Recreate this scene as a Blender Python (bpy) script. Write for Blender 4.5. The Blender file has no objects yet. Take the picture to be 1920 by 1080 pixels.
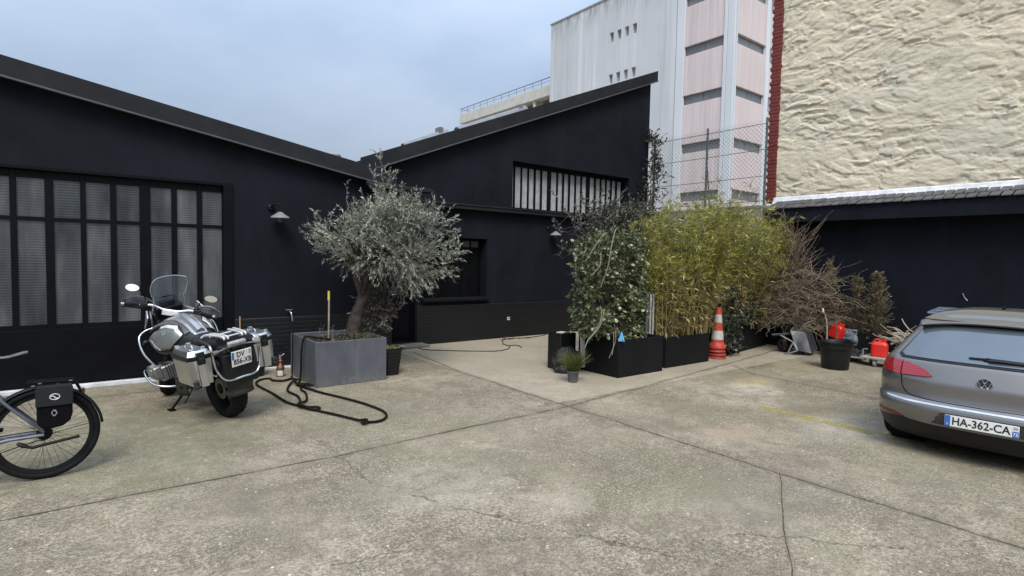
import bpy, bmesh, math, random
import numpy as np
from mathutils import Vector, Matrix, noise

rnd = random.Random(7)
C = bpy.context.scene.collection
SC = bpy.context.scene
R = math.radians

# ------------------------------------------------------------------ camera
cam_data = bpy.data.cameras.new("camera")
cam_data.sensor_width = 36.0
cam_data.lens = 19.943
cam_data.clip_start = 0.05
cam_data.clip_end = 2000
cam = bpy.data.objects.new("camera", cam_data)
C.objects.link(cam)
_r = Vector((0.7895, -0.6134, 0.0205)); _u = Vector((0.0157, 0.0536, 0.9984)); _f = Vector((0.6135, 0.7879, -0.0519))
cam.matrix_world = Matrix(((_r.x, _u.x, -_f.x, 0), (_r.y, _u.y, -_f.y, 0), (_r.z, _u.z, -_f.z, 1.82), (0, 0, 0, 1)))
SC.camera = cam

# ------------------------------------------------------------------ sky and light (overcast)
SUN_EL, SUN_AZ = R(52), R(215)          # azimuth counted from +Y towards +X: behind the camera, to its left
world = bpy.data.worlds.new("World"); SC.world = world; world.use_nodes = True
nt = world.node_tree; nt.nodes.clear()
def wn(t, **k):
    n = nt.nodes.new(t)
    for a, v in k.items(): setattr(n, a, v)
    return n
sky = wn('ShaderNodeTexSky', sky_type='NISHITA', sun_disc=False)
sky.sun_elevation = SUN_EL; sky.sun_rotation = SUN_AZ; sky.air_density = 1.0; sky.dust_density = 2.0; sky.ozone_density = 1.0
hs = wn('ShaderNodeHueSaturation'); hs.inputs['Saturation'].default_value = 0.75
nt.links.new(sky.outputs[0], hs.inputs['Color'])
tc = wn('ShaderNodeTexCoord'); mp = wn('ShaderNodeMapping'); mp.inputs['Scale'].default_value = (1.2, 1.2, 2.6)
nz = wn('ShaderNodeTexNoise'); nz.inputs['Scale'].default_value = 1.6; nz.inputs['Detail'].default_value = 5; nz.inputs['Roughness'].default_value = .5
nt.links.new(tc.outputs['Generated'], mp.inputs[0]); nt.links.new(mp.outputs[0], nz.inputs['Vector'])
rp = wn('ShaderNodeValToRGB'); rp.color_ramp.elements[0].position = .32; rp.color_ramp.elements[1].position = .7
rp.color_ramp.elements[0].color = (2.7, 3.65, 5.2, 1); rp.color_ramp.elements[1].color = (4.9, 5.8, 7.1, 1)
nt.links.new(nz.outputs['Fac'], rp.inputs['Fac'])
mx = wn('ShaderNodeMixRGB'); mx.inputs['Fac'].default_value = .72
nt.links.new(hs.outputs[0], mx.inputs['Color1']); nt.links.new(rp.outputs[0], mx.inputs['Color2'])
# overcast sky: the zenith is about three times as bright as the horizon
sx = wn('ShaderNodeSeparateXYZ'); nt.links.new(tc.outputs['Generated'], sx.inputs[0])
zr = wn('ShaderNodeMapRange'); zr.inputs[1].default_value = 0; zr.inputs[2].default_value = 1; zr.inputs[3].default_value = .285; zr.inputs[4].default_value = 1.9
nt.links.new(sx.outputs[2], zr.inputs[0])
mz = wn('ShaderNodeVectorMath', operation='SCALE'); nt.links.new(mx.outputs[0], mz.inputs[0]); nt.links.new(zr.outputs[0], mz.inputs[3])
bg = wn('ShaderNodeBackground'); bg.inputs['Strength'].default_value = 0.1
nt.links.new(mz.outputs[0], bg.inputs['Color'])
ow = wn('ShaderNodeOutputWorld'); nt.links.new(bg.outputs[0], ow.inputs['Surface'])

sd = bpy.data.lights.new("sun", 'SUN'); sd.energy = 1.5; sd.angle = R(25); sd.color = (1, .965, .91)
sun = bpy.data.objects.new("sun", sd); C.objects.link(sun)
_sv = Vector((math.sin(SUN_AZ)*math.cos(SUN_EL), math.cos(SUN_AZ)*math.cos(SUN_EL), math.sin(SUN_EL)))
sun.rotation_euler = _sv.to_track_quat('Z', 'Y').to_euler(); sun.location = (0, 0, 30)

SC.view_settings.view_transform = 'Standard'; SC.view_settings.look = 'None'
SC.view_settings.exposure = 0.95; SC.view_settings.gamma = 1
SC.render.engine = 'CYCLES'
SC.cycles.max_bounces = 6; SC.cycles.transparent_max_bounces = 12

# ------------------------------------------------------------------ naming helpers
def tag(o, label=None, cat=None, group=None, kind=None):
    if label: o['label'] = label
    if cat: o['category'] = cat
    if group: o['group'] = group
    if kind: o['kind'] = kind
    return o
def thing(name, label, cat, loc=(0, 0, 0), rot=(0, 0, 0), group=None):
    o = bpy.data.objects.new(name, None); C.objects.link(o); o.empty_display_size = .2
    o.location = loc; o.rotation_euler = rot
    return tag(o, label, cat, group)
def link(name, me, mat, parent=None):
    o = bpy.data.objects.new(name, me); C.objects.link(o)
    for m in (mat if isinstance(mat, (list, tuple)) else [mat]):
        me.materials.append(m)
    if parent: o.parent = parent
    return o
def copy_tree(o, parent=None):
    c = o.copy(); C.objects.link(c)
    if parent: c.parent = parent
    for ch in list(o.children): copy_tree(ch, c)
    return c

# ------------------------------------------------------------------ mesh builder
class MB:
    def __init__(s): s.v = []; s.f = []; s.mi = []
    def add(s, vs, fs, mi=0):
        b = len(s.v); s.v += [tuple(p) for p in vs]
        s.f += [tuple(b+i for i in f) for f in fs]; s.mi += [mi]*len(fs); return s
    def box(s, a, b, mi=0):
        x0, y0, z0 = a; x1, y1, z1 = b
        return s.add([(x0,y0,z0),(x1,y0,z0),(x1,y1,z0),(x0,y1,z0),(x0,y0,z1),(x1,y0,z1),(x1,y1,z1),(x0,y1,z1)],
                     [(0,3,2,1),(4,5,6,7),(0,1,5,4),(1,2,6,5),(2,3,7,6),(3,0,4,7)], mi)
    def obox(s, c, size, rot=None, mi=0):
        rot = rot or Matrix.Identity(3); c = Vector(c); hx, hy, hz = size[0]/2, size[1]/2, size[2]/2
        P = [c + rot @ Vector(q) for q in ((-hx,-hy,-hz),(hx,-hy,-hz),(hx,hy,-hz),(-hx,hy,-hz),(-hx,-hy,hz),(hx,-hy,hz),(hx,hy,hz),(-hx,hy,hz))]
        return s.add(P, [(0,3,2,1),(4,5,6,7),(0,1,5,4),(1,2,6,5),(2,3,7,6),(3,0,4,7)], mi)
    def prism(s, poly, d, mi=0):
        d = Vector(d); P = [Vector(p) for p in poly]; n = len(P)
        return s.add(P + [p+d for p in P], [tuple(range(n-1, -1, -1)), tuple(range(n, 2*n))] + [(i, (i+1) % n, n+(i+1) % n, n+i) for i in range(n)], mi)
    def tube(s, pts, r, n=8, mi=0, cap=True, closed=False):
        P = [Vector(p) for p in pts]; m = len(P)
        rr = r if isinstance(r, (list, tuple)) else [r]*m
        vs = []; prev = None
        for i in range(m):
            if closed: t = P[(i+1) % m]-P[i-1]
            else: t = (P[min(i+1, m-1)]-P[max(i-1, 0)])
            if t.length < 1e-9: t = Vector((0, 0, 1))
            t.normalize()
            if prev is None:
                a = Vector((0, 0, 1)) if abs(t.z) < .9 else Vector((1, 0, 0)); nn = t.cross(a).normalized()
            else:
                nn = prev - t*prev.dot(t)
                if nn.length < 1e-6: nn = t.orthogonal()
                nn.normalize()
            prev = nn; bb = t.cross(nn)
            for k in range(n):
                q = 2*math.pi*k/n; vs.append(P[i] + (nn*math.cos(q)+bb*math.sin(q))*rr[i])
        fs = []
        for i in range(m if closed else m-1):
            j = (i+1) % m
            for k in range(n):
                k2 = (k+1) % n; fs.append((i*n+k, i*n+k2, j*n+k2, j*n+k))
        if cap and not closed: fs += [tuple(range(n-1, -1, -1)), tuple((m-1)*n+k for k in range(n))]
        return s.add(vs, fs, mi)
    def lathe(s, prof, c=(0, 0, 0), axis='z', n=24, mi=0, cap=True):
        vs = []; m = len(prof); c = Vector(c)
        for r, h in prof:
            for k in range(n):
                q = 2*math.pi*k/n; a, b = r*math.cos(q), r*math.sin(q)
                vs.append(c + (Vector((a, b, h)) if axis == 'z' else Vector((b, h, a)) if axis == 'y' else Vector((h, a, b))))
        fs = [(i*n+k, i*n+(k+1) % n, (i+1)*n+(k+1) % n, (i+1)*n+k) for i in range(m-1) for k in range(n)]
        if cap: fs += [tuple(range(n-1, -1, -1)), tuple((m-1)*n+k for k in range(n))]
        return s.add(vs, fs, mi)
    def grid(s, fn, nu, nv, mi=0, closed_u=False):
        vs = [fn(i/(nu if closed_u else nu-1), j/(nv-1)) for j in range(nv) for i in range(nu)]
        fs = []
        for j in range(nv-1):
            for i in range(nu if closed_u else nu-1):
                i2 = (i+1) % nu; fs.append((j*nu+i, j*nu+i2, (j+1)*nu+i2, (j+1)*nu+i))
        return s.add(vs, fs, mi)
    def build(s, name, mat, parent=None, smooth=False, bevel=0, ang=40, fix=True, seg=2, solid=0):
        me = bpy.data.meshes.new(name); me.from_pydata(s.v, [], s.f)
        me.polygons.foreach_set('material_index', s.mi)
        if fix:
            bm = bmesh.new(); bm.from_mesh(me); bmesh.ops.recalc_face_normals(bm, faces=bm.faces); bm.to_mesh(me); bm.free()
        o = link(name, me, mat, parent)
        if smooth or bevel:
            me.polygons.foreach_set('use_smooth', [True]*len(me.polygons)); me.set_sharp_from_angle(angle=R(ang))
        if solid:
            m = o.modifiers.new('Solidify', 'SOLIDIFY'); m.thickness = solid; m.offset = 0
        if bevel:
            m = o.modifiers.new('Bevel', 'BEVEL'); m.width = bevel; m.segments = seg; m.limit_method = 'ANGLE'; m.angle_limit = R(35)
        me.update(); return o

def curve_pts(ctrl, n=8):
    """Catmull-Rom through control points"""
    P = [Vector(p) for p in ctrl]; out = []
    for i in range(len(P)-1):
        a = P[max(i-1, 0)]; b = P[i]; c = P[i+1]; d = P[min(i+2, len(P)-1)]
        for k in range(n):
            t = k/n
            out.append(.5*((2*b)+(c-a)*t+(2*a-5*b+4*c-d)*t*t+(3*b-a-3*c+d)*t**3))
    out.append(P[-1]); return out

def text_mesh(txt, size, extrude=.001, bold=0):
    cu = bpy.data.curves.new('lettering', 'FONT'); cu.body = txt; cu.size = size; cu.extrude = extrude; cu.offset = bold
    cu.align_x = 'CENTER'; cu.align_y = 'CENTER'; cu.resolution_u = 4
    ob = bpy.data.objects.new('lettering', cu); C.objects.link(ob)
    dg = bpy.context.evaluated_depsgraph_get(); dg.update()
    me = bpy.data.meshes.new_from_object(ob.evaluated_get(dg))
    bpy.data.objects.remove(ob); bpy.data.curves.remove(cu); return me
def lettering(name, items, mat, parent, frame):
    """items: (text, x, y, size, width_scale); frame: 4x4 with x right, y up, z out of the sign"""
    V = []; F = []
    for txt, x, y, size, ws, bold in items:
        me = text_mesh(txt, size, .0012, bold); b = len(V)
        V += [tuple(frame @ Vector((v.co.x*ws+x, v.co.y+y, v.co.z))) for v in me.vertices]
        F += [tuple(b+i for i in p.vertices) for p in me.polygons]; bpy.data.meshes.remove(me)
    me = bpy.data.meshes.new(name); me.from_pydata(V, [], F); return link(name, me, mat, parent)
def frame_from(o, xdir, ydir):
    x = Vector(xdir).normalized(); y = Vector(ydir); y = (y-x*y.dot(x)).normalized(); z = x.cross(y); o = Vector(o)
    return Matrix(((x.x, y.x, z.x, o.x), (x.y, y.y, z.y, o.y), (x.z, y.z, z.z, o.z), (0, 0, 0, 1)))

# ------------------------------------------------------------------ materials
class NT:
    def __init__(s, name):
        s.m = bpy.data.materials.new(name); s.m.use_nodes = True; s.t = s.m.node_tree; s.t.nodes.clear()
        s.out = s.n('ShaderNodeOutputMaterial'); s.b = s.n('ShaderNodeBsdfPrincipled'); s.l(s.b.outputs[0], s.out.inputs[0])
        s.tc = s.n('ShaderNodeTexCoord'); s.co = s.tc.outputs['Object']
    def n(s, t, **k):
        n = s.t.nodes.new(t)
        for a, v in k.items(): setattr(n, a, v)
        return n
    def l(s, a, b): s.t.links.new(a, b)
    def put(s, x, sock):
        if hasattr(x, 'is_output'): s.l(x, sock)
        else: sock.default_value = x
    def math(s, op, a, b=0., c=0., clamp=False):
        n = s.n('ShaderNodeMath', operation=op, use_clamp=clamp)
        for i, x in enumerate((a, b, c)): s.put(x, n.inputs[i])
        return n.outputs[0]
    def vec(s, op, a, b=(0, 0, 0), out=0):
        n = s.n('ShaderNodeVectorMath', operation=op); s.put(a, n.inputs[0])
        if op == 'SCALE': s.put(b, n.inputs[3])
        else: s.put(b, n.inputs[1])
        return n.outputs[out]
    def scale(s, co, v):
        n = s.n('ShaderNodeMapping'); s.l(co, n.inputs[0]); n.inputs['Scale'].default_value = v; return n.outputs[0]
    def noise(s, scale=5, detail=4, rough=.55, co=None, dist=0):
        n = s.n('ShaderNodeTexNoise'); s.l(co or s.co, n.inputs['Vector'])
        n.inputs['Scale'].default_value = scale; n.inputs['Detail'].default_value = detail; n.inputs['Roughness'].default_value = rough
        n.inputs['Distortion'].default_value = dist; return n.outputs['Fac']
    def ramp(s, fac, stops):
        n = s.n('ShaderNodeValToRGB'); s.l(fac, n.inputs[0]); e = n.color_ramp.elements
        while len(e) < len(stops): e.new(.5)
        for q, (p, c) in zip(e, stops):
            q.position = p; q.color = (c, c, c, 1) if isinstance(c, (int, float)) else (*c, 1)
        return n.outputs[0]
    def mix(s, fac, a, b, mode='MIX'):
        n = s.n('ShaderNodeMixRGB', blend_type=mode); s.put(fac, n.inputs[0])
        for x, i in ((a, 1), (b, 2)):
            if isinstance(x, tuple): x = (*x, 1) if len(x) == 3 else x
            s.put(x, n.inputs[i])
        return n.outputs[0]
    def bump(s, h, strength=.3, dist=.01, prev=None):
        n = s.n('ShaderNodeBump'); s.l(h, n.inputs['Height']); n.inputs['Strength'].default_value = strength; n.inputs['Distance'].default_value = dist
        if prev: s.l(prev, n.inputs['Normal'])
        s.l(n.outputs[0], s.b.inputs['Normal']); return n.outputs[0]
    def set(s, **k):
        for a, v in k.items(): s.put((*v, 1) if isinstance(v, tuple) and len(v) == 3 else v, s.b.inputs[a.replace('_', ' ')])
        return s.m

def M(name, col, rough=.6, metal=0., var=.18, sc=6., bump=0., bsc=80., spec=.5, coat=0., rvar=.12):
    t = NT(name); n = t.noise(sc, 5, .6)
    lo = tuple(c*(1-var) for c in col); hi = tuple(min(1, c*(1+var)) for c in col)
    t.set(Base_Color=t.ramp(n, [(.3, lo), (.7, hi)]), Metallic=metal)
    t.b.inputs['Specular IOR Level'].default_value = spec; t.b.inputs['Coat Weight'].default_value = coat
    n2 = t.noise(sc*2.3, 3); t.l(t.math('MULTIPLY_ADD', n2, rvar*2, max(.02, rough-rvar)), t.b.inputs['Roughness'])
    if bump: t.bump(t.noise(bsc, 4, .6), bump, .004)
    return t.m

MAT = {}
MAT['black_paint'] = M('black paint', (.007, .0073, .008), .5, 0, .3, 3, spec=.2)
MAT['black_steel'] = M('black steel', (.0035, .0037, .005), .5, 0, .3, 3, spec=.12)
MAT['black_plastic'] = M('black plastic', (.0075, .0075, .0082), .42, 0, .3, 8, .12, 150, spec=.35)
MAT['rubber'] = M('rubber', (.0065, .0065, .0068), .75, 0, .3, 12, .2, 60, spec=.2)
MAT['chrome'] = M('bright steel', (.58, .585, .59), .24, 1, .08, 10)
MAT['alu'] = M('brushed aluminium', (.60, .60, .585), .36, 1, .14, 5, .06, 120)
MAT['grey_metal'] = M('grey galvanised metal', (.34, .345, .345), .5, .6, .2, 9)
MAT['white_plastic'] = M('white plastic', (.72, .72, .70), .45, 0, .06, 4)
MAT['white_paint'] = M('white paint', (.62, .62, .60), .7, 0, .2, 7, .2, 40)
MAT['red_plastic'] = M('red plastic', (.62, .022, .012), .38, 0, .12, 7)
MAT['wood'] = M('weathered wood', (.26, .20, .13), .75, 0, .3, 12, .3, 60)
MAT['bark'] = M('bark', (.040, .033, .027), .9, 0, .6, 11, 1., 22, spec=.15)
MAT['twig'] = M('twig bark', (.13, .105, .08), .85, 0, .4, 5, spec=.2)
MAT['pale_twig'] = M('pale dry wood', (.33, .28, .21), .85, 0, .3, 6, spec=.2)
MAT['soil'] = M('potting soil', (.028, .021, .015), .95, 0, .4, 30, 1., 45, spec=.2)
def letter_black():
    return M('black lettering', (.01, .01, .01), .5, 0, .05)
MAT['letter_black'] = letter_black()
MAT['letter_white'] = M('white lettering', (.75, .76, .78), .5, 0, .03)
MAT['plate_white'] = M('reflective white plate', (.70, .70, .66), .38, 0, .06, 14)
MAT['plate_blue'] = M('plate blue', (.03, .13, .42), .4, 0, .1)
# ------------------------------------------------------------------ surface materials of the setting
def concrete():
    t = NT('worn concrete'); co = t.co
    big = t.noise(.32, 5, .6); mid = t.noise(1.7, 6, .68, dist=.4); fine = t.noise(38, 4, .75); grit = t.noise(125, 2, .7)
    warp = t.n('ShaderNodeTexNoise'); t.l(co, warp.inputs['Vector']); warp.inputs['Scale'].default_value = 1.3; warp.inputs['Detail'].default_value = 6
    w = t.vec('SCALE', t.vec('SUBTRACT', warp.outputs['Color'], (.5, .5, .5)), .085)
    warp2 = t.n('ShaderNodeTexNoise'); t.l(co, warp2.inputs['Vector']); warp2.inputs['Scale'].default_value = 2.2; warp2.inputs['Detail'].default_value = 5; warp2.inputs['Roughness'].default_value = .7
    w2 = t.vec('SCALE', t.vec('SUBTRACT', warp2.outputs['Color'], (.5, .5, .5)), .34)
    flat = t.vec('MULTIPLY', co, (1, 1, 0))
    pj = t.vec('ADD', flat, t.vec('MULTIPLY', w, (1, 1, 0))); pc = t.vec('ADD', flat, t.vec('MULTIPLY', w2, (1, 1, 0)))
    def seg(p, a, b):
        ab = (b[0]-a[0], b[1]-a[1], 0); L2 = ab[0]**2+ab[1]**2
        pa = t.vec('SUBTRACT', p, (a[0], a[1], 0))
        h = t.math('MULTIPLY', t.vec('DOT_PRODUCT', pa, ab, out=1), 1/L2, clamp=True)
        return t.vec('LENGTH', t.vec('SUBTRACT', pa, t.vec('SCALE', ab, h)), out=1)
    def line(p, pts):
        d = None
        for a, b in zip(pts, pts[1:]):
            e = seg(p, a, b); d = e if d is None else t.math('MINIMUM', d, e)
        return d
    def blob(c, rx, ry, edge=.5):
        q = t.vec('MULTIPLY', t.vec('SUBTRACT', pc, (c[0], c[1], 0)), (1/rx, 1/ry, 0))
        mr = t.n('ShaderNodeMapRange', interpolation_type='SMOOTHSTEP'); t.l(t.vec('LENGTH', q, out=1), mr.inputs[0])
        mr.inputs[1].default_value = 1-edge; mr.inputs[2].default_value = 1+edge*.4; mr.inputs[3].default_value = 1; mr.inputs[4].default_value = 0
        return t.math('MULTIPLY', mr.outputs[0], brk)
    brk = t.ramp(t.noise(6, 6, .75, dist=.4), [(.36, .1), (.58, 1)])
    col = t.ramp(big, [(.32, (.225, .200, .158)), (.5, (.290, .262, .210)), (.68, (.355, .322, .262))])
    col = t.mix(t.ramp(mid, [(.36, .85), (.5, .15), (.62, 0)]), col, (.135, .12, .094))
    col = t.mix(t.ramp(t.noise(1.05, 7, .72, dist=.9), [(.56, 0), (.70, .62)]), col, (.46, .43, .36))
    # long scuffs left by tyres and rain, running with the slabs
    st = t.noise(2.2, 7, .7, co=t.scale(co, (.55, 1.9, 1)), dist=.5)
    col = t.mix(t.ramp(st, [(.55, 0), (.70, .55)]), col, (.155, .14, .115))
    col = t.mix(t.ramp(t.noise(3.3, 6, .72, dist=.7), [(.50, 0), (.64, .55)]), col, (.15, .128, .098))
    wear = t.ramp(t.noise(.75, 5, .65, dist=.5), [(.36, .35), (.62, 1)])
    mo = t.noise(9, 5, .75, dist=.6)
    col = t.mix(t.math('MULTIPLY', t.ramp(mo, [(.45, 0), (.60, .95)]), wear), col, (.105, .089, .067))
    # moss tint
    col = t.mix(t.math('MULTIPLY', t.ramp(t.noise(.55, 6, .65), [(.46, 0), (.62, 1)]), .65), col, (.150, .152, .092))
    # exposed aggregate
    v = t.n('ShaderNodeTexVoronoi'); t.l(co, v.inputs['Vector']); v.inputs['Scale'].default_value = 85
    vv = t.n('ShaderNodeSeparateColor'); t.l(v.outputs['Color'], vv.inputs[0])
    peb = t.math('MULTIPLY', t.ramp(vv.outputs[0], [(.72, 0), (.75, 1)]), t.ramp(t.noise(1.4, 4), [(.4, .15), (.6, .9)]))
    col = t.mix(t.math('MULTIPLY', peb, .5), col, (.46, .43, .37))
    peb2 = t.math('MULTIPLY', t.ramp(vv.outputs[1], [(.70, 0), (.73, 1)]), t.ramp(t.noise(1.1, 4), [(.38, .25), (.6, 1)]))
    col = t.mix(t.math('MULTIPLY', t.math('MULTIPLY', peb2, .6), wear), col, (.095, .083, .068))
    col = t.mix(t.math('MULTIPLY', t.ramp(fine, [(.42, .95), (.55, 0)]), wear), col, (.080, .068, .052))
    col = t.mix(t.ramp(grit, [(.54, 0), (.68, .65)]), col, (.50, .46, .38))
    # sparse light chips
    v2 = t.n('ShaderNodeTexVoronoi'); t.l(co, v2.inputs['Vector']); v2.inputs['Scale'].default_value = 7
    col = t.mix(t.ramp(v2.outputs['Distance'], [(.045, .8), (.075, 0)]), col, (.6, .58, .5))
    # pale and dark stains seen on the yard
    for c, rx, ry, k, cc in (((7.85, 4.25), .42, .42, .42, (.52, .50, .46)), ((9.75, 5.25), .55, .30, .85, (.075, .062, .052)), ((10.6, 5.6), .55, .4, .6, (.13, .11, .085)),
                             ((8.2, 4.5), .5, .3, .42, (.38, .31, .14)), ((2.35, 3.9), .75, .55, .30, (.44, .43, .36)), ((9.9, 6.0), .9, .25, .55, (.12, .11, .075)),
                             ((10.2, 4.9), .7, .45, .55, (.20, .19, .095)), ((2.9, 3.05), .35, .25, .22, (.48, .46, .40)), ((5.6, 3.3), .35, .22, .4, (.30, .19, .15)),
                             ((.4, 6.6), 1.5, 1.6, .65, (.115, .122, .078)), ((3.9, 6.9), .9, .5, .35, (.17, .145, .11)), ((4.4, 2.2), 1.1, .6, .32, (.15, .135, .13)), ((6.9, 2.6), .9, .5, .3, (.36, .36, .35)), ((3.4, 4.0), 1.0, .35, .4, (.13, .115, .095)), ((1.2, 4.1), .8, .5, .35, (.14, .128, .105)), ((5.9, 4.3), .8, .5, .4, (.15, .13, .10)), ((7.6, 3.2), .9, .45, .4, (.15, .13, .105)), ((2.0, 2.6), .7, .4, .4, (.13, .115, .10)), ((3.2, 6.2), 1.1, .5, .35, (.15, .14, .11))):
        col = t.mix(t.math('MULTIPLY', blob(c, rx, ry), k), col, cc)
    # cleaner pale slab against the back wall
    sep = t.n('ShaderNodeSeparateXYZ'); t.l(pj, sep.inputs[0])
    far = t.math('MULTIPLY', t.math('GREATER_THAN', sep.outputs[0], 4.87), t.math('GREATER_THAN', sep.outputs[1], 5.25))
    col = t.mix(t.math('MULTIPLY', far, .38), col, (.40, .37, .31))
    jl = t.math('MINIMUM', line(pj, [(-6, 5.12), (1.9, 4.95), (4.85, 5.05), (8.04, 5.43), (12.6, 6.08)]), line(pj, [(5.14, 9.62), (4.9, 7.9), (4.85, 5.05), (4.84, 2.37), (4.98, -3)]))
    jl = t.math('MINIMUM', jl, line(pj, [(9.3, 5.5), (8.85, 4.82), (8.73, 2.89), (8.7, -2)]))
    jl = t.math('MINIMUM', jl, line(pj, [(-3, 8.62), (1.2, 8.62), (2.0, 8.7)]))
    cr = t.math('MINIMUM', line(pc, [(1.87, 6.3), (1.9, 5.02), (1.89, 4.19), (2.2, 3.4), (2.76, 2.37), (3.1, 1.7)]), line(pc, [(1.2, 3.2), (1.9, 3.0), (2.6, 2.6)]))
    jl = t.math('MINIMUM', jl, t.math('MULTIPLY', line(pj, [(4.84, 2.37), (4.0, 1.93), (3.29, 1.53), (2.8, 1.2)]), 2.6))
    cr = t.math('MINIMUM', cr, line(pc, [(3.0, 2.1), (3.5, 2.0), (4.2, 1.3)]))
    gap = t.math('MAXIMUM', t.math('MULTIPLY_ADD', t.noise(4.5, 5, .7), .026, -.0065), .0012)
    jm = t.n('ShaderNodeMapRange'); t.l(jl, jm.inputs[0]); t.l(gap, jm.inputs[1]); t.l(t.math('MULTIPLY', gap, 2.3), jm.inputs[2]); jm.inputs[3].default_value = 1; jm.inputs[4].default_value = 0
    cm = t.n('ShaderNodeMapRange'); t.l(cr, cm.inputs[0]); cm.inputs[1].default_value = .002; cm.inputs[2].default_value = .011; cm.inputs[3].default_value = .75; cm.inputs[4].default_value = 0
    crk = t.math('MULTIPLY', cm.outputs[0], t.ramp(t.noise(1.7, 5), [(.40, 0), (.52, 1)]))
    dirty = t.n('ShaderNodeMapRange', interpolation_type='SMOOTHSTEP'); t.l(jl, dirty.inputs[0]); dirty.inputs[1].default_value = 0; dirty.inputs[2].default_value = .12; dirty.inputs[3].default_value = .5; dirty.inputs[4].default_value = 0
    col = t.mix(t.math('MULTIPLY', dirty.outputs[0], t.ramp(mid, [(.4, 0), (.6, 1)])), col, (.09, .08, .06))
    dark = t.math('MAXIMUM', jm.outputs[0], crk)
    col = t.mix(t.math('MULTIPLY', dark, .92), col, (.035, .030, .022))
    col = t.mix(1., col, (1.20, 1.125, 1.0), 'MULTIPLY')
    t.set(Base_Color=col, Roughness=.86); t.b.inputs['Specular IOR Level'].default_value = .3
    h = t.math('ADD', t.math('MULTIPLY', fine, .6), t.math('MULTIPLY', grit, .4))
    t.bump(h, .6, .006); return t.m
def stucco(name, col, var=.25):
    t = NT(name)
    c = t.ramp(t.noise(.9, 6, .62, dist=.3), [(.3, tuple(x*(1-var) for x in col)), (.7, tuple(x*(1+var) for x in col))])
    st = t.noise(1.1, 5, .6, co=t.scale(t.co, (5, 5, .35)))
    c = t.mix(t.ramp(st, [(.5, 0), (.72, .35)]), c, tuple(x*1.6 for x in col))
    t.set(Base_Color=c, Roughness=.75); t.b.inputs['Specular IOR Level'].default_value = .16
    t.bump(t.noise(55, 5, .7), .22, .006, t.bump(t.noise(2.2, 4), .3, .02)); return t.m
def brickmat(name, c1, c2, mortar, bw, bh, rough=.6, axis='xz', msize=.012, bump=.6, rvar=.1):
    t = NT(name); sp = t.n('ShaderNodeSeparateXYZ'); t.l(t.co, sp.inputs[0]); cb = t.n('ShaderNodeCombineXYZ')
    t.l(sp.outputs[0 if axis[0] == 'x' else 1], cb.inputs[0]); t.l(sp.outputs[2], cb.inputs[1])
    wv = t.n('ShaderNodeTexNoise'); t.l(t.co, wv.inputs['Vector']); wv.inputs['Scale'].default_value = 6
    uv = t.vec('ADD', cb.outputs[0], t.vec('SCALE', t.vec('SUBTRACT', wv.outputs['Color'], (.5, .5, .5)), .012))
    b = t.n('ShaderNodeTexBrick'); t.l(uv, b.inputs['Vector']); b.inputs['Scale'].default_value = 1
    b.inputs['Brick Width'].default_value = bw; b.inputs['Row Height'].default_value = bh; b.inputs['Mortar Size'].default_value = msize; b.inputs['Mortar Smooth'].default_value = .3
    b.inputs['Color1'].default_value = (*c1, 1); b.inputs['Color2'].default_value = (*c2, 1); b.inputs['Mortar'].default_value = (*mortar, 1)
    c = t.mix(t.ramp(t.noise(14, 6, .7), [(.35, .5), (.6, 0)]), b.outputs['Color'], tuple(x*.55 for x in c1))
    t.set(Base_Color=c); t.l(t.math('MULTIPLY_ADD', t.noise(9), rvar*2, rough-rvar), t.b.inputs['Roughness'])
    hh = t.math('ADD', t.math('MULTIPLY', b.outputs['Fac'], -1.), t.math('MULTIPLY', t.noise(60, 5, .7), .35))
    t.bump(hh, bump, .012); return t.m
def ribbed_glass():
    t = NT('ribbed wired glass'); sp = t.n('ShaderNodeSeparateXYZ'); t.l(t.co, sp.inputs[0])
    n = t.noise(1.6, 3, co=t.scale(t.co, (1, 1, .8)))
    rib = t.math('SINE', t.math('MULTIPLY', sp.outputs[2], 2*math.pi/.034)); ribx = t.math('SINE', t.math('MULTIPLY', sp.outputs[0], 2*math.pi/.02))
    dull = t.noise(1.1, 4, co=t.scale(t.co, (2.4, 1, .6)))
    c = t.ramp(dull, [(.32, (.020, .023, .026)), (.5, (.054, .058, .062)), (.68, (.115, .119, .118))])
    c = t.mix(t.math('MULTIPLY', t.math('MULTIPLY', t.ramp(rib, [(.15, 0), (.9, 1)]), t.ramp(t.noise(1.1, 3, co=t.scale(t.co, (1.6, 1, 1.3))), [(.42, .03), (.66, .5)])), .5), c, (.12, .125, .125))
    t.set(Base_Color=c, Roughness=.17); t.b.inputs['Specular IOR Level'].default_value = .55
    h = t.math('ADD', t.math('MULTIPLY', rib, t.ramp(n, [(.35, .15), (.6, 1)])), t.math('MULTIPLY', ribx, .02))
    t.bump(h, .22, .006); return t.m
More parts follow.
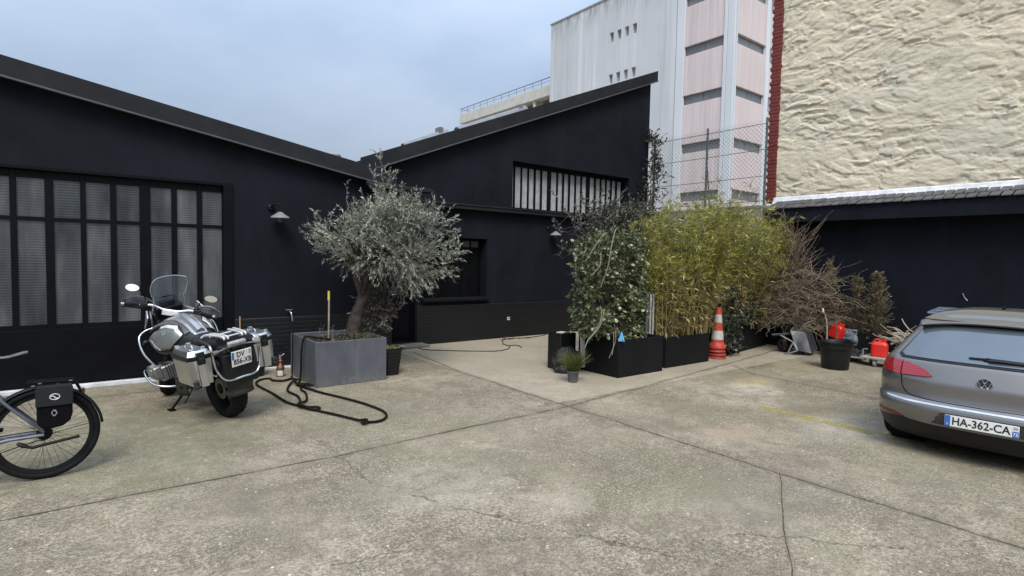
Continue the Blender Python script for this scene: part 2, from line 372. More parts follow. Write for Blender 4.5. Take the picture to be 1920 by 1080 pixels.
def tower_plaster(name, col):
    t = NT(name)
    c = t.ramp(t.noise(.22, 5), [(.35, tuple(x*.90 for x in col)), (.65, col)])
    s1 = t.noise(.55, 6, .65, co=t.scale(t.co, (2.4, 2.4, .05))); s2 = t.noise(.8, 6, .7, co=t.scale(t.co, (3.2, 3.2, .12)))
    c = t.mix(t.ramp(s1, [(.52, 0), (.66, .55)]), c, tuple(min(.8, x*1.22) for x in col))
    c = t.mix(t.ramp(s2, [(.52, 0), (.70, .42)]), c, (.30, .31, .30))
    sp = t.n('ShaderNodeSeparateXYZ'); t.l(t.co, sp.inputs[0])
    top = t.n('ShaderNodeMapRange'); t.l(sp.outputs[2], top.inputs[0]); top.inputs[1].default_value = 17.6; top.inputs[2].default_value = 20.1
    c = t.mix(t.math('MULTIPLY', t.math('POWER', top.outputs[0], 2.), t.ramp(t.noise(1.5, 6, .7, co=t.scale(t.co, (1.4, 1.4, .3))), [(.42, 0), (.62, .8)])), c, (.17, .18, .16))
    t.set(Base_Color=c, Roughness=.8); t.b.inputs['Specular IOR Level'].default_value = .3
    t.bump(t.noise(14, 5, .7), .12, .02); return t.m
def cream_stone():
    t = NT('cream painted rubble'); at = t.n('ShaderNodeAttribute'); at.attribute_name = 'relief'
    c = t.ramp(t.noise(.35, 5, .6), [(.34, (.70, .60, .44)), (.5, (.75, .645, .48)), (.66, (.69, .61, .455))])
    c = t.mix(t.ramp(t.noise(.28, 6, .65, co=t.vec('ADD', t.co, (3.1, 7, 1))), [(.48, 0), (.64, .6)]), c, (.50, .53, .42))
    c = t.mix(t.ramp(t.noise(1.3, 6, .7, dist=.5), [(.5, 0), (.7, .5)]), c, (.68, .61, .48))
    c = t.mix(t.ramp(t.noise(6, 7, .75), [(.36, .3), (.5, 0)]), c, (.46, .42, .32))
    c = t.mix(t.ramp(t.noise(16, 6, .7), [(.56, 0), (.72, .5)]), c, (.74, .69, .57))
    t.set(Base_Color=c, Roughness=.85); t.b.inputs['Specular IOR Level'].default_value = .3
    t.bump(t.noise(15, 6, .72, dist=.5, co=t.scale(t.co, (1, 1, 2.1))), .7, .03); return t.m

MAT['concrete'] = concrete()
MAT['dark_stucco'] = stucco('dark painted render', (.0070, .0083, .0130), .42)
MAT['dark_plinth'] = brickmat('dark painted brick', (.0035, .0038, .005), (.0055, .006, .0075), (.002, .002, .0025), .23, .068, .5, 'xz', .012, .35)
MAT['red_brick'] = brickmat('red painted brick', (.17, .028, .021), (.21, .036, .026), (.13, .022, .018), .24, .085, .7, 'yz', .012, .7)
MAT['ribbed'] = ribbed_glass()
MAT['zinc'] = M('dark zinc', (.017, .0182, .0205), .6, .1, .3, 2.5, .1, 30, spec=.2)
MAT['zinc_edge'] = M('lit zinc edge', (.085, .087, .095), .45, .3, .2, 4)  # paler than the zinc: sky light on the drip lip painted in
MAT['tower'] = tower_plaster('pale grey render', (.55, .565, .58))
MAT['tower_white'] = tower_plaster('white render', (.63, .655, .68))
MAT['pink'] = tower_plaster('pale pink panel', (.62, .53, .515))
MAT['cream'] = cream_stone()
MAT['tower_glass'] = M('grey window glass', (.135, .135, .135), .2, 0, .25, .9, spec=.8)
MAT['win_frame'] = M('window frame grey', (.10, .10, .10), .6)
MAT['dark_recess'] = M('dark recess', (.02, .02, .022), .8)
MAT['tile'] = M('grey roof tile', (.085, .082, .08), .8, 0, .4, 4, .3, 60)
MAT['flashing'] = M('white mortar flashing', (.66, .65, .65), .75, 0, .22, 9, .7, 18)
MAT['beige'] = M('beige render', (.50, .49, .44), .8, 0, .12, 2)
MAT['grey_wall'] = stucco('grey cement wall', (.22, .215, .205))
MAT['curtain'] = M('off white blind', (.36, .365, .36), .5, 0, .2, 7)
MAT['dark_glass'] = M('dark window glass', (.006, .0065, .007), .12, 0, .2, 4, spec=.4)
MAT['step'] = M('worn grey step', (.16, .155, .145), .85, 0, .3, 9, .4, 40)

# ------------------------------------------------------------------ ground
g = MB(); g.add([(-200, -200, 0), (260, -200, 0), (260, 260, 0), (-200, 260, 0)], [(0, 1, 2, 3)])
tag(g.build('ground', MAT['concrete'], fix=False), kind='structure')
kb = MB(); kb.box((-6, 9.235, 0), (1.35, 9.33, .055)); kb.box((1.365, 9.235, 0), (4.5, 9.33, .04))
tag(kb.build('kerb', M('white painted kerb', (.60, .61, .60), .7, 0, .25, 5, .3, 40), bevel=.006), kind='structure')
def worn_yellow():
    t = NT('worn yellow paint'); c = t.ramp(t.noise(7, 5), [(.3, (.34, .27, .045)), (.7, (.46, .36, .07))])
    t.set(Base_Color=c, Roughness=.8)
    a = t.math('MULTIPLY', t.ramp(t.noise(9, 8, .78, dist=.5), [(.40, 0), (.60, 1)]), .75)
    tr = t.n('ShaderNodeBsdfTransparent'); ms = t.n('ShaderNodeMixShader'); t.l(a, ms.inputs[0]); t.l(tr.outputs[0], ms.inputs[1]); t.l(t.b.outputs[0], ms.inputs[2]); t.l(ms.outputs[0], t.out.inputs[0]); return t.m
yl = MB(); yl.add([(6.82, -1, .004), (7.0, -1, .004), (6.96, 3.68, .004), (6.79, 3.68, .004)], [(0, 1, 2, 3)])
tag(yl.build('parking_line', worn_yellow(), fix=False), kind='structure')

# ------------------------------------------------------------------ left workshop
YL, YB = 9.31, 10.33
ws = thing('workshop_building', 'low black workshop with a sloping eave and ribbed glass front behind the motorcycle', 'building', (0, YL, 0))
def rel(mb, o): mb.v = [(x-o[0], y-o[1], z-o[2]) for x, y, z in mb.v]; return mb
OW = (0, YL, 0)
def zl(x): return 3.80-.166*x
m = MB(); m.prism([(1.88, YL, 0), (4.5, YL, 0), (4.5, YL, zl(4.5)), (-9, YL, zl(-9)), (-9, YL, 2.81), (1.88, YL, 2.81)], (0, .26, 0))
m.box((4.24, YL+.262, 0), (4.5, YB-.002, 2.9)); m.box((-9, YL+5, 0), (4.2, YL+5.2, 2.6))
rel(m, OW).build('wall', MAT['dark_stucco'], ws)
m = MB(); m.box((1.95, YL-.025, .0), (4.52, YL, .82)); rel(m, OW).build('plinth', MAT['dark_plinth'], ws, bevel=.006)
# roof with its deep fascia
def slab(x0, x1, zf, y0, y1, h, drop=0): return [(x0, y0, zf(x0)-drop), (x1, y0, zf(x1)-drop), (x1, y0, zf(x1)-drop+h), (x0, y0, zf(x0)-drop+h)]
m = MB(); m.prism(slab(-9, 4.52, zl, 9.14, 0, .235, .03), (0, .045, 0)); m.prism(slab(-9, 4.5, zl, 9.186, 0, .08, -.06), (0, 13, 0))
rf = rel(m, OW).build('roof', MAT['zinc'], ws)
m = MB(); m.prism(slab(-9, 4.52, zl, 9.115, 0, .022, .055), (0, .07, 0)); rel(m, OW).build('drip_edge', MAT['zinc_edge'], rf)
m = MB(); m.box((4.0, 9.10, 2.98), (5.2, 9.30, 3.05)); m.box((4.1, 9.16, 2.72), (5.0, 9.30, 2.86)); rel(m, OW).build('gutter', MAT['zinc'], rf, bevel=.01)
# glazed steel front
fm = MB(); yf = YL+.06
cols = []
edges = [(-.52, -.25), (-.16, .11), (.17, .43), (.50, .76), (.89, 1.14), (1.21, 1.46), (1.53, 1.79)]
lx = [(-.85, -.585), (-1.24, -.97), (-1.57, -1.31), (-1.9, -1.64)]
cols = sorted(lx+edges)
xs = [-3.0]+[v for c in cols for v in c]+[1.88]
for i in range(0, len(xs), 2): fm.box((xs[i], yf, .05), (xs[i+1], yf+.06, 2.80))
for a, b in cols:
    for z0, z1 in ((2.71, 2.80), (2.175, 2.225), (.78, .85)): fm.box((a, yf+.002, z0), (b, yf+.058, z1))
fm.box((-3.0, yf-.012, .06), (1.799, yf-.001, .79)); fm.box((-9, yf, .05), (-3.0, yf+.06, 2.80))
fm.box((1.80, YL-.02, 0), (1.93, YL, 2.83)); fm.box((-6, YL-.012, 2.805), (1.93, YL-.001, 2.845))
gf = rel(fm, OW).build('glazed_front', MAT['black_steel'], ws, bevel=.003)
for a, b in cols:
    for z0, z1 in ((.85, 2.175), (2.225, 2.71)):
        q = MB(); q.box((a, yf+.022, z0), (b, yf+.03, z1)); rel(q, OW).build('pane', MAT['ribbed'], gf)

# ------------------------------------------------------------------ gable building
gb = thing('gable_building', 'tall black building with a mono pitched gable, barred high window and dark ground floor window', 'building', (8, YB, 0)); OG = (8, YB, 0)
def holes_wall(mb, u0, u1, z0, ztop, holes, put):
    """vertical strips round rectangular openings; put(u0,u1,poly) adds one block"""
    us = sorted({u0, u1} | {h[0] for h in holes} | {h[1] for h in holes})
    for a, b in zip(us, us[1:]):
        cuts = sorted([(h[2], h[3]) for h in holes if h[0] <= a+1e-6 and h[1] >= b-1e-6]); z = z0
        for c0, c1 in cuts:
            if c0 > z+1e-6: put(a, b, z, z, c0, c0)
            z = c1
        put(a, b, z, z, ztop(a), ztop(b))
def zg(x): return 3.62+.3995*(x-4.92)
m = MB()
def putg(a, b, z0, z1, t0, t1): m.prism([(a, YB, z0), (b, YB, z1), (b, YB, t1), (a, YB, t0)], (0, .34, 0))
holes_wall(m, 4.0, 12.77, 0, lambda x: zg(x)+.12, [(8.0, 12.0, 2.96, 4.05), (5.72, 7.32, .95, 2.24), (4.92, 5.55, .06, 2.12)], putg)
m.box((12.5, YB+.34, 0), (12.77, YB+14, 3.0)); m.prism([(12.53, YB+.342, 3.0), (12.768, YB+.342, 3.0), (12.768, YB+.342, 6.8), (12.53, YB+.342, 6.7)], (0, 14, 0))
rel(m, OG).build('wall', MAT['dark_stucco'], gb)
m = MB(); m.box((5.57, YB-.03, 0), (12.76, YB-.001, .80)); rel(m, OG).build('plinth', MAT['dark_plinth'], gb, bevel=.006)
m = MB(); m.prism(slab(4.3, 12.86, zg, 10.16, 0, .27, .0), (0, .05, 0)); m.prism(slab(4.3, 12.84, zg, 10.212, 0, .09, -.13), (0, 14, 0))
rf = rel(m, OG).build('roof', MAT['zinc'], gb)
m = MB(); m.prism(slab(4.3, 12.86, zg, 10.13, 0, .028, .03), (0, .08, 0)); rel(m, OG).build('drip_edge', MAT['zinc_edge'], rf)
def onroof(x, up): return (x, 11.6, zg(x)+up)
for x0, x1, r in ((7.3, 9.35, .14), (5.9, 7.0, .12)):
    q = MB(); q.tube([onroof(x0, .20), onroof(x1, .25)], r, 14); q.box((x1-.25, 11.5, zg(x1)+.1), (x1-.15, 11.7, zg(x1)+.36)); rel(q, OG).build('roof_vent', M('grey vent pipe', (.20, .205, .22), .5, .3), rf, smooth=True)
q = MB(); q.lathe([(.09, 0), (.09, .3), (.14, .32), (.14, .38)], (4.55, 12.2, 3.6), n=12); rel(q, OG).build('vent_cap', MAT['grey_metal'], rf)
m = MB(); m.box((5.0, YB-.17, 2.845), (12.3, YB-.001, 2.945)); m.box((5.0, YB-.19, 2.92), (12.3, YB-.17, 2.95)); rel(m, OG).build('ledge', MAT['zinc'], gb, bevel=.006)
# high window: three bays of six tall panes
fr = MB(); y0 = YB+.22
for z0, z1 in ((2.962, 3.02), (3.97, 4.045)): fr.box((8.0, y0, z0), (12.0, y0+.06, z1))
bay = [(8.02, 9.27), (9.37, 10.62), (10.72, 11.95)]
for a, b in ((8.002, 8.02), (9.27, 9.37), (10.62, 10.72), (11.95, 11.998)): fr.box((a, y0, 3.02), (b, y0+.06, 3.97))
panes = []
for a, b in bay:
    w = (b-a)/6
    for k in range(6):
        if k: fr.box((a+k*w-.009, y0-.015, 3.02), (a+k*w+.009, y0+.05, 3.97))
        panes.append((a+k*w+(.009 if k else 0), a+(k+1)*w-(.009 if k < 5 else 0)))
hw = rel(fr, OG).build('high_window', MAT['black_steel'], gb)
for a, b in panes:
    q = MB(); n = 7
    q.grid(lambda u, v: (a+(b-a)*u, y0+.045+.006*math.sin(u*9+a*7), 3.02+.95*v), n, 2); rel(q, OG).build('pane', MAT['curtain'], hw, smooth=True)
# ground floor window
fr = MB(); y0 = YB+.24
for a, b in ((5.72, 5.78), (6.30, 6.34), (6.79, 6.83), (7.02, 7.05), (7.26, 7.318)): fr.box((a, y0, .952), (b, y0+.05, 2.238))
for z0, z1 in ((.952, 1.0), (2.02, 2.05), (2.19, 2.238)):
    for a, b in ((5.78, 6.30), (6.34, 6.79), (6.83, 7.02), (7.05, 7.26)): fr.box((a, y0+.002, z0), (b, y0+.048, z1))
lw = rel(fr, OG).build('lower_window', MAT['black_steel'], gb)
m = MB(); m.box((5.68, YB-.09, .885), (7.36, YB+.22, .945)); rel(m, OG).build('sill', MAT['black_paint'], lw, bevel=.008)
for a, b in ((5.78, 6.30), (6.34, 6.79), (6.83, 7.02), (7.05, 7.26)):
    q = MB(); q.box((a, y0+.02, 1.0), (b, y0+.03, 2.02)); rel(q, OG).build('pane', MAT['dark_glass'], lw)
    q = MB(); q.box((a, y0+.02, 2.05), (b, y0+.03, 2.19)); rel(q, OG).build('pane', M('pale blind', (.10, .105, .11), .4), lw)
dr = MB(); dr.box((4.925, YB+.16, .07), (5.545, YB+.21, 2.11))
for z0, z1 in ((.15, .62), (.7, 1.15)): dr.box((5.0, YB+.145, z0), (5.47, YB+.16, z1))
d = rel(dr, OG).build('door', MAT['black_steel'], gb, bevel=.006)
q = MB(); q.box((5.0, YB+.15, 1.22), (5.47, YB+.159, 2.04)); rel(q, OG).build('pane', MAT['dark_glass'], d)
q = MB(); q.tube([(5.05, YB+.11, 1.05), (5.05, YB+.06, 1.05), (5.15, YB+.06, 1.05)], .01, 6); rel(q, OG).build('handle', MAT['chrome'], d, smooth=True)
m = MB(); m.box((4.55, YB-.36, 0), (5.7, YB, .055)); rel(m, OG).build('doorstep', MAT['step'], gb, bevel=.012)

# ------------------------------------------------------------------ boundary wall, fence
bw = MB(); bw.box((12.772, 6.96, 0), (13.02, YB-.002, 3.12)); bw.box((12.76, 6.96, 3.122), (13.04, YB-.004, 3.19))
tag(bw.build('boundary_wall', MAT['grey_wall'], bevel=.01), 'grey cement boundary wall topped by the wire fence, between the gable and the cream house', 'wall')
fo = thing('wire_fence', 'tall chain link fence on the boundary wall beside the red brick edge', 'fence', (12.9, 8.6, 3.19)); OF = (12.9, 8.6, 3.19)
gm = M('green grey coated steel', (.085, .115, .105), .5, .3, .2, 8)
for y, zt in ((10.22, 5.27), (8.56, 5.22), (6.99, 5.22)):
    q = MB(); q.tube([(12.9, y, 3.19), (12.9, y, zt)], .028, 8); q.lathe([(.032, 0), (.02, .02)], (12.9, y, zt), n=8); rel(q, OF).build('post', gm, fo, smooth=True)
q = MB(); q.tube([(12.9, 8.56, 4.4), (12.9, 8.42, 3.2)], .02, 6); rel(q, OF).build('strut', gm, fo, smooth=True)
q = MB()
for z in (5.10, 4.50, 3.88, 3.30): q.tube([(12.89, 6.97, z), (12.89, 8.56, z-.008), (12.89, 10.24, z)], .008, 5)
rel(q, OF).build('rail_wire', M('grey wire', (.16, .165, .17), .5, .5), fo)
q = MB(); ya, yb, za, zb = 6.99, 10.22, 3.24, 5.12; st = .105; H = zb-za
n = int((yb-ya+H)/st)
for k in range(1, n):
    for sgn in (1, -1):
        c = k*st; pts = []
        # straight diagonal clipped to the panel, small zigzag from the weave
        y1 = ya+c; a = max(0, y1-yb); b = min(H, y1-ya)
        if b-a < .03: continue
        P0 = (y1-a, za+a); P1 = (y1-b, za+b)
        if sgn < 0: P0 = (ya+yb-P0[0], P0[1]); P1 = (ya+yb-P1[0], P1[1])
        q.tube([(12.895+.004*sgn, *P0), (12.895+.004*sgn, *P1)], .004, 3, cap=False)
for k in range(60):
    y = ya+(yb-ya)*k/60; q.tube([(12.9, y, zb), (12.9, y+.012, zb+.075)], .003, 3, cap=False)
rel(q, OF).build('wire_mesh', M('mesh wire', (.30, .31, .31), .5, .4), fo)

# ------------------------------------------------------------------ lean-to along the right boundary
ls = thing('lean_to_shed', 'long dark shed wall under a narrow grey tiled roof below the cream house', 'shed', (13, 2, 0)); OS = (13, 2, 0)
m = MB(); m.box((13.22, -7, 0), (13.30, 6.94, 3.19)); m.box((12.9, 6.90, 2.6), (13.22, 6.95, 3.05)); rel(m, OS).build('wall', MAT['dark_stucco'], ls)
m = MB(); m.box((12.83, -7, 2.765), (12.875, 6.9, 3.07)); m.box((12.876, -7, 2.98), (13.218, 6.9, 3.03)); rel(m, OS).build('fascia', MAT['dark_stucco'], ls, bevel=.004)
m = MB(); tl = .165; k = 0; y = 6.93
while y > -3:
    for (xa, za, xb, zb2, off) in ((12.775, 3.085, 13.02, 3.175, 0), (12.99, 3.18, 13.27, 3.285, tl/2)):
        j = rnd.uniform(-.006, .006); ya2 = y-off; g0 = .026
        m.add([(xa, ya2, za+j), (xa, ya2-tl+g0, za+j), (xb, ya2-tl+g0, zb2+j), (xb, ya2, zb2+j), (xa, ya2, za+j+.02), (xa, ya2-tl+g0, za+j+.02), (xb, ya2-tl+g0, zb2+j+.02), (xb, ya2, zb2+j+.02)],
              [(0, 1, 2, 3), (7, 6, 5, 4), (0, 4, 5, 1), (1, 5, 6, 2), (2, 6, 7, 3), (3, 7, 4, 0)])
    y -= tl
rel(m, OS).build('tile_roof', MAT['tile'], ls)
m = MB()
def fl(u, v):
    y = 6.98-10*u; s = noise.noise(Vector((y*2.2, v*3, 0)))*.022; return (13.315-.10*v+.02*math.sin(v*3), y, 3.40-.165*v+s*(.4+v))
m.grid(fl, 160, 6); rel(m, OS).build('flashing', MAT['flashing'], ls, smooth=True, solid=.012)

# ------------------------------------------------------------------ cream rubble house
ch = thing('cream_house', 'tall cream painted rubble stone house wall edged with red brick, above the tiled shed', 'building', (13.4, 2, 3)); OC = (13.4, 2, 3)
ny, nzv = 470, 400; Y0, Y1, Z0, Z1 = -4.0, 6.95, 3.30, 12.6
def relief(y, z):
    p = Vector((y*1.0+noise.noise(Vector((y*1.1, z*1.1, 3)))*.35, z*2.35+noise.noise(Vector((y*.9, z*1.5, 9)))*.5, 0))
    p += Vector((noise.noise(p*3.1), noise.noise(p*3.1+Vector((9, 0, 0))), 0))*.22
    dd, pt = noise.voronoi(p*4.3, distance_metric='DISTANCE', exponent=2.5)
    e = dd[1]-dd[0]; stone = min(1, e*5); hgt = noise.cell(pt[0]*13.7)-.5
    lum = noise.fractal(Vector((y*.7, z*1.3, 5)), .8, 2.2, 4)
    rough = noise.fractal(Vector((y*3.2, z*6.5, 1)), .75, 2.1, 5)
    cov = min(1, max(0, .5+lum*.9))                        # where thick paint and mortar bury the joints
    q = Vector((y*2.1+.25*e, z*5.6, 2.5)); rid = noise.ridged_multi_fractal(q, .9, 2.1, 4, 1.0, 2.0)
    ledge = max(0, rid-1.15)                                   # broken horizontal edges of stones
    b = 1-.75*cov
    return (stone-1)*.016*b+hgt*.022*b+rough*.013*(.35+.65*(1-cov))+lum*.010-ledge*.020*(.3+.7*(1-cov))
m = MB(); m.grid(lambda u, v: (13.35-relief(Y0+(Y1-Y0)*u, Z0+(Z1-Z0)*v), Y0+(Y1-Y0)*u, Z0+(Z1-Z0)*v), ny, nzv)
m.box((13.42, Y0, 3.2), (24, Y1-.01, 12.55)); rel(m, OC).build('wall', MAT['cream'], ch, smooth=True, ang=60, fix=False)
m = MB(); z = 3.28; k = 0
while z < 12.6:
    e = .03*(k % 2)+rnd.uniform(-.008, .008); m.box((13.315+rnd.uniform(-.005, .005), 6.952, z), (13.9, 7.165+e, z+.081)); z += .085; k += 1
rel(m, OC).build('brick_edge', MAT['red_brick'], ch, bevel=.004)

# ------------------------------------------------------------------ concrete tower behind
tw = thing('office_tower', 'tall pale concrete tower with pink panels and ribbon windows behind the fence', 'building', (30, 22, 0)); OT = (30, 22, 0)
XT, YT = 30.0, 18.42
m = MB()
sq = [(y-.05, y+.31, z, z+.66) for z in (17.02, 14.15) for y in (27.67, 26.99, 26.31, 25.63)]
def putt(a, b, z0, z1, t0, t1): m.prism([(XT, a, z0), (XT, b, z1), (XT, b, t1), (XT, a, t0)], (.28, 0, 0))
holes_wall(m, 22.42, 34.2, 0, lambda u: 20.1, sq, putt)
m.box((XT+.282, 22.42, 0), (44, 34.2, 20.0)); m.box((XT+.1, 22.37, 0), (31, 22.419, 20)); rel(m, OT).build('wall', MAT['tower'], tw)
m = MB(); m.box((XT-.06, 22.42, 20.1), (44, 34.26, 20.2)); rel(m, OT).build('roof', M('stained coping', (.30, .30, .29), .8), tw)
m = MB()
m.box((XT, 21.80, 0), (31, 22.37, 24)); m.box((XT-.02, 18.88, 0), (30.8, 19.09, 24)); m.box((XT, YT, 0), (30.17, 18.86, 24)); m.box((30.19, YT-.02, 0), (30.34, 18.9, 24))
m.box((33.52, YT, 0), (33.95, 19.2, 24)); m.box((34.9, YT+.3, 0), (39, 20, 24)); rel(m, OT).build('pilaster', MAT['tower_white'], tw, bevel=.015)
zw = [2.58+2.965*k for k in range(7)]                  # window bands
z = 0.
for zb in zw+[24.]:
    q = MB(); q.box((XT+.06, 19.092, z), (30.6, 21.798, zb)); q.box((30.342, YT+.05, z), (33.518, 19.0, zb)); q.box((33.96, YT+.04, z), (34.55, 19.4, zb-.3))
    rel(q, OT).build('panel', MAT['pink'], tw, bevel=.012); z = zb+.575
for zb in zw:
    q = MB()
    q.box((XT+.235, 19.092, zb), (30.25, 21.798, zb+.575)); q.box((XT+.20, 19.092, zb), (30.24, 19.14, zb+.575)); q.box((XT+.20, 20.42, zb), (30.24, 20.47, zb+.575)); q.box((XT+.20, 21.75, zb), (30.24, 21.798, zb+.575))
    wn1 = rel(q, OT).build('window', MAT['win_frame'], tw); q = MB()
    q.box((30.36, YT+.235, zb), (33.516, YT+.25, zb+.575)); q.box((30.36, YT+.20, zb), (30.40, YT+.24, zb+.575)); q.box((31.9, YT+.20, zb), (31.95, YT+.24, zb+.575)); q.box((33.47, YT+.20, zb), (33.516, YT+.24, zb+.575))
    wn_ = rel(q, OT).build('window', MAT['win_frame'], tw)
    for bi, bx in enumerate((((XT+.21, 19.14, zb), (30.225, 20.42, zb+.575)), ((XT+.21, 20.47, zb), (30.225, 21.75, zb+.575)), ((30.40, YT+.21, zb), (31.9, YT+.23, zb+.575)), ((31.95, YT+.21, zb), (33.47, YT+.23, zb+.575)))):
        q = MB(); q.box(*bx); rel(q, OT).build('pane', MAT['tower_glass'], wn1 if bi < 2 else wn_)

# ------------------------------------------------------------------ far apartment house with roof railing
ap = thing('apartment_house', 'distant beige apartment house with a metal railing round its flat roof, left of the tower', 'building', (31, 41, 0)); OA = (31, 41, 0)
ya, yb = 34.3, 47.8; AX = 30.3
def za(y): return 15.05
m = MB(); m.box((AX, ya, 14.85), (44, yb, 15.75)); m.box((AX+.25, ya, 13.2), (44, yb-.3, 14.0)); m.box((AX+.9, ya, 0), (43, yb-.5, 14.84)); rel(m, OA).build('wall', MAT['beige'], ap, bevel=.04)
for y in (36.7, 39.2, 41.8, 44.3, 46.7):
    q = MB(); q.tube([(AX+.3, y, 13.4), (AX+.3, y, 14.85)], .17, 12); rel(q, OA).build('column', MAT['beige'], ap, smooth=True)
for a, b in ((34.5, 36.3), (37.2, 38.9), (39.7, 41.4), (42.2, 44.0), (44.7, 46.4)):
    q = MB(); q.box((AX+.84, a, 14.02), (AX+.89, b, 14.82)); rel(q, OA).build('window', MAT['tower_glass'], ap)
q = MB(); q.tube([(AX+.1, ya, 16.32), (AX+.1, yb, 16.32), (AX+6, yb, 16.32)], .045, 6); q.tube([(AX+.1, ya, 16.05), (AX+.1, yb, 16.05)], .018, 5)
for k in range(13):
    y = ya+.3+(yb-ya-.4)*k/12; q.tube([(AX+.1, y, 15.75), (AX+.1, y, 16.32)], .03, 5)
rel(q, OA).build('railing', M('pale blue grey railing', (.24, .27, .33), .5, .2), ap)
# ================================================================== CAR
def car_outline(z):
    """half plan outline at height z in car axes (x forward from the rear bumper, y to the left): rear centre -> front centre"""
    def ip(tab):
        zs = [a for a, b in tab]; return float(np.interp(z, zs, [b for a, b in tab]))
    xr = ip([(.17, .17), (.24, .10), (.32, .045), (.42, .012), (.50, 0), (.515, .0), (.55, .010), (.572, .028), (.60, .058), (.66, .070), (.775, .072), (.80, .080), (.90, .120), (.975, .152), (1.0, .175), (1.33, .52), (1.37, .54), (1.40, .50), (1.42, .56)])
    w = ip([(.17, .80), (.25, .855), (.40, .885), (.60, .897), (.75, .896), (.88, .885), (.95, .868), (1.0, .83), (1.33, .635), (1.37, .615), (1.40, .60), (1.42, .57)])
    xf = ip([(.17, 4.05), (.25, 4.15), (.40, 4.22), (.60, 4.24), (.70, 4.15), (.78, 3.98), (.88, 3.55), (.95, 3.22), (1.0, 3.05), (1.33, 2.36), (1.40, 2.15), (1.42, 2.05)])
    L = ip([(.17, .45), (.6, .52), (.75, .50), (.95, .50), (1.0, .47), (1.33, .40), (1.42, .30)])
    n = ip([(.17, 2.7), (.6, 2.75), (.8, 2.8), (1.0, 2.9), (1.33, 3.2), (1.42, 3.0)])
    pts = []
    for i in range(49):
        q = (i/48)*math.pi/2; y = w*math.sin(q)**(2/n); x = xr+L*(1-math.cos(q)**(2/n)); pts.append((x, y))
    for i in range(1, 20): pts.append((xr+L+(xf-.9-xr-L)*i/20, w))
    for i in range(0, 17):
        q = math.pi/2*(1-i/16); pts.append((xf-.9+.9*math.cos(q)**(2/2.4), w*math.sin(q)**(2/2.4)))
    P = np.array(pts); s = np.concatenate([[0], np.cumsum(np.hypot(*np.diff(P, axis=0).T))]); return P, s
_oc = {}
def car_pt(a, z, off=0., side=1):
    """point at arc length a from the rear centre line, height z, pushed out by off"""
    def at(a, z):
        k = round(z, 4)
        if k not in _oc: _oc[k] = car_outline(k)
        P, s = _oc[k]; return Vector((float(np.interp(a, s, P[:, 0])), float(np.interp(a, s, P[:, 1])), z))
    p = at(a, z)
    if off:
        da = at(a+.01, z)-at(max(a-.01, 0), z); dz = at(a, z+.008)-at(a, z-.008); n = da.cross(dz)
        if n.length > 0:
            n.normalize()
            if n.x*1 + 0 > 0 and a < .9: n = -n
            if a >= .9 and n.y < 0: n = -n
            p = p+n*off
    return Vector((p.x, p.y*side, p.z))
def patch(mb, poly, off, step=.03, depth=.006, sides=(1, -1), mi=0):
    """lay a polygon given in (a,z) on the car's skin as a raised plate"""
    a0 = min(p[0] for p in poly); a1 = max(p[0] for p in poly); n = max(2, int((a1-a0)/step)+1)
    def span(a):
        zs = []
        for (xa, za), (xb, zb) in zip(poly, poly[1:]+poly[:1]):
            if (xa-a)*(xb-a) <= 0 and xa != xb: zs.append(za+(zb-za)*(a-xa)/(xb-xa))
        return min(zs), max(zs)
    for sd_ in sides:
        cols = []
        for a in sorted(set([a0+(a1-a0)*i/n for i in range(n+1)]+[p[0] for p in poly])):
            lo, hi = span(min(max(a, a0+1e-5), a1-1e-5)); cols.append((a, lo, hi))
        m = 5; vs = []; fs = []
        for a, lo, hi in cols:
            for j in range(m): vs.append(car_pt(a, lo+(hi-lo)*j/(m-1), off, sd_))
        nb = len(vs)
        for a, lo, hi in cols:
            for j in range(m): vs.append(car_pt(a, lo+(hi-lo)*j/(m-1), off-depth, sd_))
        N = len(cols)
        for i in range(N-1):
            for j in range(m-1): fs.append((i*m+j, (i+1)*m+j, (i+1)*m+j+1, i*m+j+1))
        ring = [i*m for i in range(N)]+[(N-1)*m+j for j in range(1, m)]+[i*m+m-1 for i in range(N-2, -1, -1)]+[j for j in range(m-2, 0, -1)]
        for p, q in zip(ring, ring[1:]+ring[:1]): fs.append((p, q, nb+q, nb+p))
        mb.add(vs, fs, mi)
def car_paint():
    t = NT('grey brown metallic paint')
    fl = t.noise(900, 2, .5); t.set(Base_Color=t.ramp(fl, [(.3, (.155, .146, .136)), (.7, (.24, .228, .214))]), Metallic=.65, Roughness=.36)
    t.b.inputs['Coat Weight'].default_value = .8; t.b.inputs['Coat Roughness'].default_value = .07
    d = t.noise(5, 6, .7); t.l(t.math('MULTIPLY_ADD', d, .16, .03), t.b.inputs['Coat Roughness']); return t.m
MAT['car_paint'] = car_paint()
MAT['car_glass'] = M('tinted car glass', (.15, .175, .195), .07, .5, .08, 1.2, spec=.8, rvar=.02)
MAT['seam'] = M('panel gap', (.004, .004, .004), .8, spec=.1)
def lamp_red():
    t = NT('red lamp lens'); w = t.n('ShaderNodeTexWave', wave_type='BANDS', bands_direction='Z'); t.l(t.co, w.inputs[0]); w.inputs['Scale'].default_value = 14; w.inputs['Distortion'].default_value = .6
    t.set(Base_Color=t.ramp(w.outputs['Fac'], [(.2, (.20, .006, .012)), (.8, (.42, .022, .030))]), Roughness=.12); t.b.inputs['Coat Weight'].default_value = 1; t.b.inputs['Coat Roughness'].default_value = .04; return t.m
MAT['lamp_red'] = lamp_red()
CAR_LOC = (6.40, 1.36, 0); CAR_ROT = R(5)
car = thing('parked_car', 'grey brown metallic hatchback parked at the right edge, seen from behind', 'car', CAR_LOC, (0, 0, CAR_ROT)); car.scale = (1, 1, .925)
